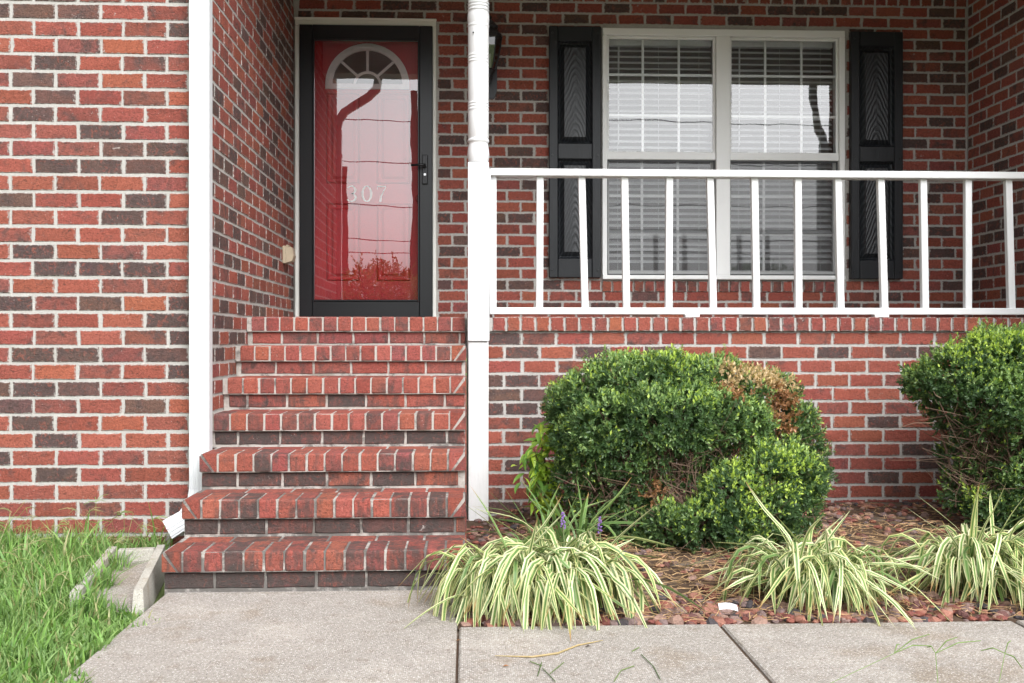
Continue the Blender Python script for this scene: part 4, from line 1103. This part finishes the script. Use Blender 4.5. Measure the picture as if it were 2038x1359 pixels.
b2 = [bl(*q) for q in ((1850, 770, 5.2, 42), (1830, 755, 5.25, 28), (1900, 750, 5.1, 62), (1890, 810, 5.15, 40), (1950, 735, 5.1, 68), (2010, 735, 5.05, 70), (2070, 740, 5.1, 70), (1960, 800, 5.0, 66), (2030, 800, 4.95, 72), (2100, 810, 5.0, 75), (1925, 845, 5.1, 30),
        (2030, 870, 4.95, 48), (1955, 870, 5.1, 36), (1905, 910, 5.2, 28), (1945, 930, 5.15, 42), (1920, 970, 5.15, 40), (1980, 960, 5.1, 40), (2030, 920, 4.95, 44), (2060, 980, 4.9, 60), (1960, 1010, 5.0, 36), (2010, 1010, 4.95, 40), (2120, 900, 5.0, 80), (2140, 1000, 5.0, 60), (2180, 800, 5.1, 80), (2040, 700, 5.2, 50), (1975, 690, 5.25, 36),
        (1960, 780, 5.4, 66), (2060, 780, 5.4, 80))]
x_, y_, _z = pt3(2040, 1090, 5.1)
shrub('tall grey-green shrub with bare twigs low down, cut by the right edge', b2, 43, 7400, (x_, y_, .04), lime=[pt3(1940, 690, 5.0) + (.2,), pt3(2010, 700, 5.0) + (.15,), pt3(1930, 985, 5.0) + (.10,)], twigs=700,
      holes=[pt3(1930, 835, 4.95) + (.09,), pt3(1990, 900, 4.9) + (.13,), pt3(1950, 960, 5.0) + (.06,)])

# ---- broad-leaved shrubs (each leaf a part)
rs = random.Random(5)
def broad_leaf(rnd, c):
    L_, w_ = 1., .38; mb = MB(); n = 4; vs = []
    for i in range(n + 1):
        f = i / n; ww = w_ * math.sin(PI * min(1, f * .93 + .05)) ** .8 * (1 - .35 * f) if 0 < i < n else .01
        z = -.28 * f * f
        vs += [(-ww / 2, f * L_, z + .05 * (ww > .05)), (0, f * L_, z), (ww / 2, f * L_, z + .05 * (ww > .05))]
    fs = []
    for i in range(n):
        o = 3 * i; fs += [(o, o + 1, o + 4, o + 3), (o + 1, o + 2, o + 5, o + 4)]
    mb.add(vs, fs, c + (1,)); return mb.mesh('leaf', 'leaf_big')
LIMEV = [broad_leaf(rs, c) for c in ((.42, .58, .06), (.34, .50, .06), (.20, .36, .06), (.50, .62, .10), (.13, .26, .05), (.30, .48, .06))]
PINKV = [broad_leaf(rs, c) for c in ((.55, .36, .10), (.50, .16, .08), (.45, .42, .10))]
def leafy(label, pts, vars_, base, size, group=None):
    t = thing('broadleaf_shrub', label, 'shrub', base, group)
    st = MB()
    for k in range(6):
        e = rs.choice(pts); e = Vector(e) - Vector(base); st.tube([(rs.uniform(-.03, .03), 0, 0), (e.x * .6, e.y * .6, e.z * .6), tuple(e)], [.005, .004, .002], 5)
    st.build('stems', 'twig', t)
    for p in pts:
        o = link('leaf', rs.choice(vars_), t, Vector(p) - Vector(base)); L_ = size * rs.uniform(.7, 1.2)
        o.scale = (L_, L_, L_); o.rotation_euler = (rs.uniform(-.9, .35), rs.uniform(-.6, .6), rs.choice([rs.uniform(1.2, 5.2), rs.uniform(2.2, 4.2)]))
pts = []
for _ in range(285):
    v = rs.uniform(838, 1010); u0 = 1098 - (12 if 870 < v < 930 else 0) - (18 if v > 900 else 0)
    pts.append(pt3(rs.gauss(u0 + (v - 838) * .02 + 2, 17), v, rs.uniform(5.12, 5.42)))
x_, y_, _ = pt3(1105, 1040, 5.45)
leafy('lime green broad-leaved shrub squeezed between porch post and the rounded shrub', pts, LIMEV, (x_, y_, .04), .082)
pts = [pt3(rs.uniform(1915, 2010), rs.gauss(684, 7), rs.uniform(5.45, 5.6)) for _ in range(26)]
x_, y_, _ = pt3(1965, 1000, 5.6)
leafy('reddish yellow leaf tips poking out above the shrub at the right edge', pts, PINKV + LIMEV[:2], (x_, y_, .04), .055)

# ---- striped strap-leaved clumps
def strap(rnd, L_, a1, a0, wd):
    # rises straight, bends over, then falls straight at the angle a1
    n = 11; vs = []; fs = []; uv = []
    x = 0.; z = 0.; ds = L_ / n; tw = rnd.uniform(-1.0, 1.0); f0 = rnd.uniform(.12, .30); f1 = rnd.uniform(.50, .80); kink = rnd.uniform(-.15, .15)
    for i in range(n + 1):
        f = i / n; q = min(1, max(0, (f - f0) / (f1 - f0))); q = q * q * (3 - 2 * q); a = a0 + (a1 - a0) * q + kink * math.sin(f * 9)
        ww = wd * (.55 + 1.1 * f if f < .4 else 1. if f < .72 else max(.06, 1 - ((f - .72) / .28) ** 1.7)) 
        cy = math.cos(tw * f); sy = math.sin(tw * f)
        nx_, nz_ = -math.sin(a), math.cos(a)
        for s_ in (-1, 0, 1):
            h = .16 * ww * abs(s_)
            vs.append((x + nx_ * h + nx_ * sy * s_ * ww / 2, s_ * ww / 2 * cy, z + nz_ * h + nz_ * sy * s_ * ww / 2)); uv.append((.5 + .5 * s_, f))
        x += math.cos(a) * ds; z += math.sin(a) * ds
    for i in range(n):
        o = 3 * i; fs += [(o, o + 1, o + 4, o + 3), (o + 1, o + 2, o + 5, o + 4)]
    me = bpy.data.meshes.new('leaf'); me.from_pydata(vs, [], fs); ul = me.uv_layers.new(name='UVMap')
    for lp in me.loops: ul.data[lp.index].uv = uv[lp.vertex_index]
    me.polygons.foreach_set('use_smooth', [True] * len(me.polygons)); me.materials.append(M['blade']); me.update()
    return me, x, z
rb = random.Random(17)
STRAPS = [strap(rb, 1., rb.uniform(-1.46, -.92), rb.uniform(1.0, 1.5), rb.uniform(.026, .040)) for _ in range(60)]
FLAT = [strap(rb, 1., rb.uniform(-.75, -.15), rb.uniform(.55, 1.1), rb.uniform(.024, .036)) for _ in range(20)]
UPR = [strap(rb, 1., rb.uniform(-.1, .9), rb.uniform(1.2, 1.5), rb.uniform(.022, .032)) for _ in range(12)]
def clump(label, base, n, R_, L0, L1, bias=0., up=.1, fl=.07, centers=None, flowers=(), spreadx=1., alpha=1., group='striped strap-leaved clumps along the walk'):
    t = thing('lilyturf_clump', label, 'plant', base, group)
    for i in range(n):
        th = rb.uniform(0, 2 * PI) if rb.random() > bias else rb.gauss(-PI / 2, .75)
        cx_, cy_ = rb.choice(centers) if centers else (0, 0)
        r = R_ * math.sqrt(rb.random())
        q = rb.random(); s_ = rb.choice(UPR if q < up else FLAT if q < up + fl else STRAPS)
        o = link('leaf', s_[0], t, (cx_ + r * math.cos(th) * .9, cy_ + r * math.sin(th) * .7, -.004))
        L_ = rb.uniform(L0, L1); o.scale = (L_, L_ * (.50 / L_) ** .5, L_)
        o.rotation_euler = (rb.gauss(0, .17), rb.gauss(0, .10), th + rb.gauss(0, .35)); o.color = (1, 1, 1, alpha if rb.random() > .12 else .25)
    for (fx, fy, fz) in flowers:
        f = MB(); f.tube([(fx, fy, 0), (fx + .004, fy, fz * .7), (fx, fy, fz - .05)], .002, 4, (.25, .3, .15, 1))
        for k in range(26):
            a = rb.uniform(0, 6.28); zz = fz - .055 + .06 * k / 26; rr = .007 * (1.1 - .6 * k / 26)
            c = Vector((fx + math.cos(a) * rr, fy + math.sin(a) * rr, zz)); e = .0038
            f.add([c + Vector(v) * e for v in ((1, 0, 0), (-1, 0, 0), (0, 1, 0), (0, -1, 0), (0, 0, 1), (0, 0, -1))], [(0, 2, 4), (2, 1, 4), (1, 3, 4), (3, 0, 4), (2, 0, 5), (1, 2, 5), (3, 1, 5), (0, 3, 5)], (.38, .22, .62, 1))
        f.build('flower_spike', 'leaf_big', t)
clump('striped clump spilling over the bottom step and walk by the straight slab joint', (.15, 3.86, .0), 295, .08, .35, .54, .45, .02, .03, centers=[(-.05, .02), (.03, -.04), (.05, .07), (-.01, .0)], flowers=((.20, -.03, .345),))
clump('widest striped clump, its tips hanging over the walk in front of the rounded shrub', (.33, 3.85, .0), 298, .09, .37, .60, .42, .03, .04, centers=[(-.08, -.04), (.01, -.03), (.05, .02), (-.02, .09)], flowers=((.16, .02, .32),))
clump('striped clump between the brown-patched shrub and the bare gravel gap', (1.30, 3.90, .0), 290, .08, .33, .53, .25, .07, .28, centers=[(-.07, 0), (.07, 0), (0, .06)])
clump('striped green and cream clump cut by the right edge of the picture', (1.99, 3.98, .01), 290, .08, .35, .55, .25, .08, .30, centers=[(-.06, 0), (.08, 0), (0, .06)])
clump('plain dark green strap-leaved clump behind the striped ones, at the foot of the rounded shrub', (.42, 4.35, .02), 70, .07, .34, .48, 0, .5, alpha=.12, centers=[(-.08, .0), (.05, .05)], group='strap-leaved clumps in the bed')

# ---- straw litter in the bed (nobody could count it)
n = 12000; rng = np.random.default_rng(9)
x = rng.uniform(.1, 4.2, n); y = 3.62 + rng.random(n) ** .9 * 2.1; keep = ~((y > 5.2) & (rng.random(n) < .7)); x = x[keep]; y = y[keep]; n = len(x)
z = np.array([bed_z(a, b) for a, b in zip(x, y)]) + rng.uniform(.004, .035, n)
a = rng.uniform(0, 6.28, n); L_ = rng.uniform(.03, .12, n); k3 = 5
pts_ = []
cv = rng.normal(0, .9, n); el = rng.normal(0, .22, n)
px_ = [x]; py_ = [y]; pz_ = [z]
for i in range(3):
    aa = a + cv * i / 3
    px_.append(px_[-1] + np.cos(aa) * L_ / 3); py_.append(np.maximum(3.55, py_[-1] + np.sin(aa) * L_ / 3)); pz_.append(np.maximum(pz_[-1] + el * L_ / 3 * (1 - i * .8), .006))
V = []
for i in range(4):
    for s_ in (-1, 1):
        V.append(np.stack([px_[i] - np.sin(a) * .0014 * s_, py_[i] + np.cos(a) * .0014 * s_, pz_[i] + .0006 * s_], 1))
V = np.stack(V, 1).reshape(-1, 3); base_ = np.arange(n)[:, None] * 8
F = np.concatenate([base_ + np.array([[2 * i, 2 * i + 1, 2 * i + 3, 2 * i + 2]]) for i in range(3)])
C = np.repeat(np.concatenate([np.array([.46, .30, .16]) * rng.uniform(.4, 1.3, (n, 1)), np.ones((n, 1))], 1), 8, 0)
stuff(np_mesh('pine_straw', 'straw', V, F, C))

# ---- grass at the left
def grass(name, n, region, hfun, seed, wid=(.005, .0105), pal=None, zf_=None):
    rng = np.random.default_rng(seed); P = region(rng, n); n = len(P)
    h = hfun(P, rng); th = rng.uniform(0, 6.28, n); lean = rng.uniform(.15, 1.0, n); w0 = rng.uniform(wid[0], wid[1], n)
    dx, dy = np.cos(th), np.sin(th); face = th + PI / 2 + rng.normal(0, .5, n)
    V = []; NS = 5
    for i in range(NS):
        f = i / (NS - 1)
        ox = dx * h * lean * f ** 1.9 * .9; oy = dy * h * lean * f ** 1.9 * .9
        oz = h * (f - .38 * lean * f * f)
        ww = w0 * (1 - f ** 2.2) * .5 + .0003
        for s_ in (-1, 1): V.append(np.stack([P[:, 0] + ox + np.cos(face) * ww * s_, P[:, 1] + oy + np.sin(face) * ww * s_, P[:, 2] + oz], 1))
    V = np.stack(V, 1).reshape(-1, 3); b_ = np.arange(n)[:, None] * (2 * NS)
    F = np.concatenate([b_ + np.array([[2 * i, 2 * i + 1, 2 * i + 3, 2 * i + 2]]) for i in range(NS - 1)])
    t_ = rng.random((n, 1)); c = pal[0] * (1 - t_) + pal[1] * t_
    dry = rng.random((n, 1)) < .07; c = np.where(dry, np.array([.40, .38, .19]), c)
    C = np.repeat(np.concatenate([c, np.ones((n, 1))], 1), 2 * NS, 0)
    return stuff(np_mesh(name, 'grass', V, F, C))
def reg(rng, n):
    x = rng.uniform(-3.4, -1.06, n); y = rng.uniform(1.6, 4.92, n)
    edge = -1.13 + .05 * np.sin(y * 7) + .03 * np.sin(y * 19) + rng.normal(0, .015, n)
    k = x < edge
    # keep clear of the splash block and wall foot
    c, s_ = math.cos(R(9.2)), math.sin(R(9.2)); rx = (x + 1.358) * c + (y - 4.235) * s_; ry = -(x + 1.358) * s_ + (y - 4.235) * c
    k &= ~((rx > -.055 + .035 * np.sin(y * 23)) & (rx < .135) & (ry > -.37) & (ry < .45))
    k &= ~((x > -1.36) & (y > 4.3)); 
    # the block's right side is bare
    k &= ~((rx > .12) & (ry > -.42))
    k &= ~((rng.random(n) < .55) & (x < -2.6))
    x = x[k]; y = y[k]
    return np.stack([x, y, np.full(len(x), -.03) + .018 * np.sin(x * 5) * np.cos(y * 4)], 1)
def hf(P, rng):
    n = len(P); clumpy = np.array([mnoise.noise(Vector((p[0] * 5, p[1] * 5, 3.))) for p in P])
    edge = np.clip((-1.10 - P[:, 0]) / .22, .45, 1)
    back = np.clip((P[:, 1] - 3.7) / 1.0, 0, 1)
    return (.062 + .052 * back + .040 * clumpy) * edge * rng.uniform(.6, 1.7, n) + .02
grass('grass', 60000, reg, hf, 4, pal=(np.array([.10, .20, .05]), np.array([.29, .43, .14])))
grass('coarse_grass', 5200, reg, lambda P, rng: hf(P, rng) * rng.uniform(.9, 1.5, len(P)), 14, pal=(np.array([.12, .27, .05]), np.array([.30, .50, .13])), wid=(.009, .014))
# tall seeding stalks in the grass
rs = random.Random(15); mb = MB()
for _ in range(150):
    x = rs.uniform(-2.9, -1.35); y = rs.uniform(3.9, 4.88) if rs.random() < .7 else rs.uniform(3.0, 3.9)
    h = rs.uniform(.12, .30); a = rs.uniform(0, 6.28); d = Vector((math.cos(a), math.sin(a), 0))
    p0 = Vector((x, y, -.03)); p1 = p0 + Vector((0, 0, h * .6)) + d * h * .15; p2 = p0 + Vector((0, 0, h)) + d * h * .5
    c = rs.choice([(.30, .36, .12, 1), (.38, .36, .18, 1), (.22, .34, .10, 1)])
    mb.tube([p0, p1, p2], [.0011, .0010, .0008], 3, c)
    for k in range(rs.choice((2, 3, 4))):
        b = a + rs.uniform(-1.4, 1.4); e = Vector((math.cos(b), math.sin(b), rs.uniform(-.2, .4))) * rs.uniform(.04, .08)
        mb.tube([p2, p2 + e * .5 + Vector((0, 0, .006)), p2 + e + Vector((0, 0, -.006))], [.0014, .0016, .0008], 3, c)
stuff(mb.build('seeding_grass', 'grass'))
# a few weeds in the walk joints and bed
grass('weeds', 260, lambda rng, n: np.stack([np.where(rng.random(n) < .5, 1.45, 1.5) + rng.normal(0, .06, n), 4.2 + rng.normal(0, .12, n), np.full(n, .01)], 1), lambda P, rng: rng.uniform(.04, .11, len(P)), 6, pal=(np.array([.10, .20, .03]), np.array([.28, .40, .07])), wid=(.002, .004))

# ---- loose bits
rs = random.Random(3)
def blade_thing(name, label, pts, r, col, cat='grass blade', group=None, m='grass'):
    mb = MB(); mb.tube(pts, r, 4, col); o = mb.build(name, m); return tag(o, label, cat, group)
def gz(u, v, z=.006):
    d = (EYE - z) * 2100 / (v - 679.5); a = (u - 1019) / 2100; c, s_ = math.cos(YAW), math.sin(YAW)
    return Vector((d * s_ + a * d * c, d * c - a * d * s_, z))
blade_thing('dry_leaf_blade', 'long straw-coloured leaf blade lying on the walk below the striped clump', [gz(985, 1305), gz(1060, 1307), gz(1110, 1300), gz(1150, 1284), gz(1200, 1274)], [.0012, .003, .0035, .003, .001], (.50, .38, .20, 1))
GRP = 'green grass clippings lying on the walk'
for i, (pts, lab) in enumerate((([(1055, 1316), (1078, 1325)], 'short green clipping, the farthest left of those on the walk'), ([(1070, 1345), (1078, 1318)], 'green clipping crossing the short leftmost one'),
        ([(1080, 1330), (1095, 1345), (1105, 1356)], 'green clipping running to the bottom edge below the striped clump'), ([(1095, 1340), (1122, 1318)], 'green clipping slanting up right beside the dry blade'),
        ([(1222, 1356), (1236, 1334), (1262, 1325)], 'curved green clipping in the middle of the walk slab'), ([(1276, 1302), (1300, 1325), (1314, 1352)], 'long arched green clipping left of the slanted joint'),
        ([(1258, 1296), (1272, 1288)], 'tiny dark green clipping nearest the gravel edge'))):
    blade_thing('grass_clipping', lab, [gz(*p) for p in pts], .0016, rs.choice([(.16, .24, .07, 1), (.20, .28, .09, 1), (.10, .17, .05, 1)]), 'grass clipping', GRP)
# seed-headed stalks leaning over the walk close to the camera
ST = [((1868, 1375, 2.85, 0), [(1862, 1300), (1905, 1268), (1952, 1275)], 'thin crabgrass stalk with three drooping fingers at the lower right'),
      ((1620, 1375, 2.9, 0), [(1780, 1300), (1850, 1262), (1852, 1285)], 'thin crabgrass stalk leaning right over the slab beside the slanted joint'),
      ((1985, 1375, 2.85, 0), [(2000, 1300), (2012, 1275), (2035, 1330)], 'thin crabgrass stalk at the far right edge of the walk')]
for (u0, v0, Y_, _), tips, lab in ST:
    t = thing('grass_stalk', lab, 'grass stalk', pt3(u0, v0, Y_), 'crabgrass stalks over the walk')
    b_ = Vector(pt3(u0, v0, Y_)); j = Vector(pt3(tips[0][0], tips[0][1], Y_ + .1))
    g0 = Vector((b_.x, b_.y, 0)); q = MB(); q.tube([g0 - b_, Vector((0, 0, 0)), j - b_], .0010, 4, (.24, .34, .12, 1)); q.build('stem', 'grass', t)
    for k, (uu, vv) in enumerate(((tips[1]), (tips[2]), (tips[1][0] - 60, tips[1][1] + 20))):
        e = Vector(pt3(uu, vv, Y_ + .1 + .02 * k)); m1 = j.lerp(e, .5) + Vector((0, 0, .012))
        q = MB(); q.tube([j - b_, m1 - b_, e - b_], [.0012, .0019, .0012], 4, (.22, .32, .10, 1)); q.build('seed_head', 'grass', t)
# paper tag
p = gz(1450, 1213, .052); mb = MB(); n_ = 5; vs = []
for i in range(n_ + 1):
    f = i / n_; 
    for s_ in (0, 1): vs += [(p.x - .032 + .064 * f, p.y + .016 * s_ - .004 * f, p.z + .006 * math.sin(f * 3) + .017 * s_ - .006 * f)]
mb.add(vs, [(2 * i, 2 * i + 2, 2 * i + 3, 2 * i + 1) for i in range(n_)]); mb.add([(a, b, c - .0006) for a, b, c in vs], [(2 * i, 2 * i + 1, 2 * i + 3, 2 * i + 2) for i in range(n_)])
tag(mb.build('paper_tag', 'white'), 'small crumpled white paper tag lying on the red stones', 'litter')
# dry leaves on walk
for i, (u, v, lab) in enumerate(((1006, 1326, 'small orange-brown dead leaf on the walk under the striped clump'), (912, 1275, 'dead leaf caught in the straight slab joint'), (1170, 1287, 'tiny dark dead leaf beside the straw-coloured blade'))):
    p = gz(u, v, .004); mb = MB(); mb.add([p + Vector(q) for q in ((-.010, 0, 0), (0, -.005, .003), (.011, .001, .002), (.001, .006, .004))], [(0, 1, 2, 3)], ((.34, .14, .05, 1), (.2, .1, .05, 1), (.06, .04, .03, 1))[i])
    tag(mb.build('dead_leaf', 'leaf_big'), lab, 'dead leaf', 'dead leaves on the walk')

# ================================================================== ACROSS THE STREET (mirrored in the panes)
def pole(x, y, h, label, arm=True):
    t = thing('utility_pole', label, 'utility pole', (x, y, 0), 'utility poles across the street')
    MB().tube([(0, 0, -.1), (0, 0, h)], [.17, .12], 10).build('pole', 'wood', t)
    if not arm: return
    MB().box((-1.0, -.06, h - .75), (1.0, .06, h - .62)).build('crossarm', 'wood', t)
    for sx in (-.9, -.3, .3, .9): MB().tube([(sx, 0, h - .62), (sx, 0, h - .45)], [.05, .03], 8).build('insulator', 'vinyl', t)
    MB().lathe([(.16, h - 2.0), (.19, h - 1.95), (.19, h - 1.35), (.15, h - 1.3)], .32, 0, 12).build('transformer', 'chrome', t)
pole(-4.0, -20, 6.7, 'shorter wooden utility pole mirrored above the number on the door glass', False)
pole(-1.7, -20, 9.2, 'taller wooden utility pole mirrored at the latch side of the door glass', False)
for i, (z, sg, lab) in enumerate(((8.6, .5, 'topmost sagging overhead wire mirrored in the door glass'), (7.3, .6, 'second overhead wire from the top mirrored in the door glass'), (5.7, .35, 'overhead wire mirrored just above the door number'), (4.6, .4, 'overhead wire mirrored just under the door number'), (4.1, .3, 'lowest overhead wire mirrored in the panes'))):
    mb = MB(); mb.tube([(-30 + 60 * k / 24, -20 + .02 * i, z - sg * math.sin(PI * ((k * 5) % 24) / 24) * .35 - sg * .5 * math.sin(PI * k / 24)) for k in range(25)], .016, 5)
    tag(mb.build('overhead_wire', 'dark'), lab, 'overhead wire', 'overhead wires across the street')
def far_tree(x, y, h, r, label, seed):
    rng = np.random.default_rng(seed); rnd = random.Random(seed)
    t = thing('garden_tree', label, 'tree', (x, y, 0), 'trees across the street')
    tk = MB(); tk.tube([(0, 0, -.1), (.05, 0, h * .4), (0, 0, h * .8)], [.14, .09, .03], 7)
    for k in range(6):
        a = rnd.uniform(0, 6.28); tk.tube([(0, 0, h * .3), (math.cos(a) * r * .5, math.sin(a) * r * .5, h * .65), (math.cos(a) * r * .8, math.sin(a) * r * .8, h * .9)], [.05, .03, .012], 5)
    tk.build('trunk', 'wood', t)
    n = 1500; P = rng.normal(0, 1, (n, 3)); P /= np.linalg.norm(P, axis=1, keepdims=True); P *= (rng.random((n, 1)) ** .33)
    P = P * [r, r, h * .42] + [0, 0, h * .6]; D = rng.normal(0, 1, (n, 3)) + [0, 0, .4]
    cols = np.ones((n, 6, 4)); f = rng.random((n, 1, 1)); cols[:, :, :3] = G_DARK * (1 - f) + G_MID * f
    V, F, C = leafset(P, D, 6, .13, .5, cols, rng, rng.uniform(.2, .4, n)); o = np_mesh('crown', 'leaf', V, F, C, t)
far_tree(-2.6, -17, 3.3, 1.5, 'bushy dark tree mirrored low in the door glass', 61)
far_tree(3.5, -24, 3.2, 1.7, 'round tree mirrored low in the window nearer the post', 62)
far_tree(11.5, -26, 4.0, 2.2, 'wide tree mirrored low in the window toward the right shutter', 63)
far_tree(-9.5, -24, 4.2, 2.2, 'broad tree across the street outside the mirrored view', 64)
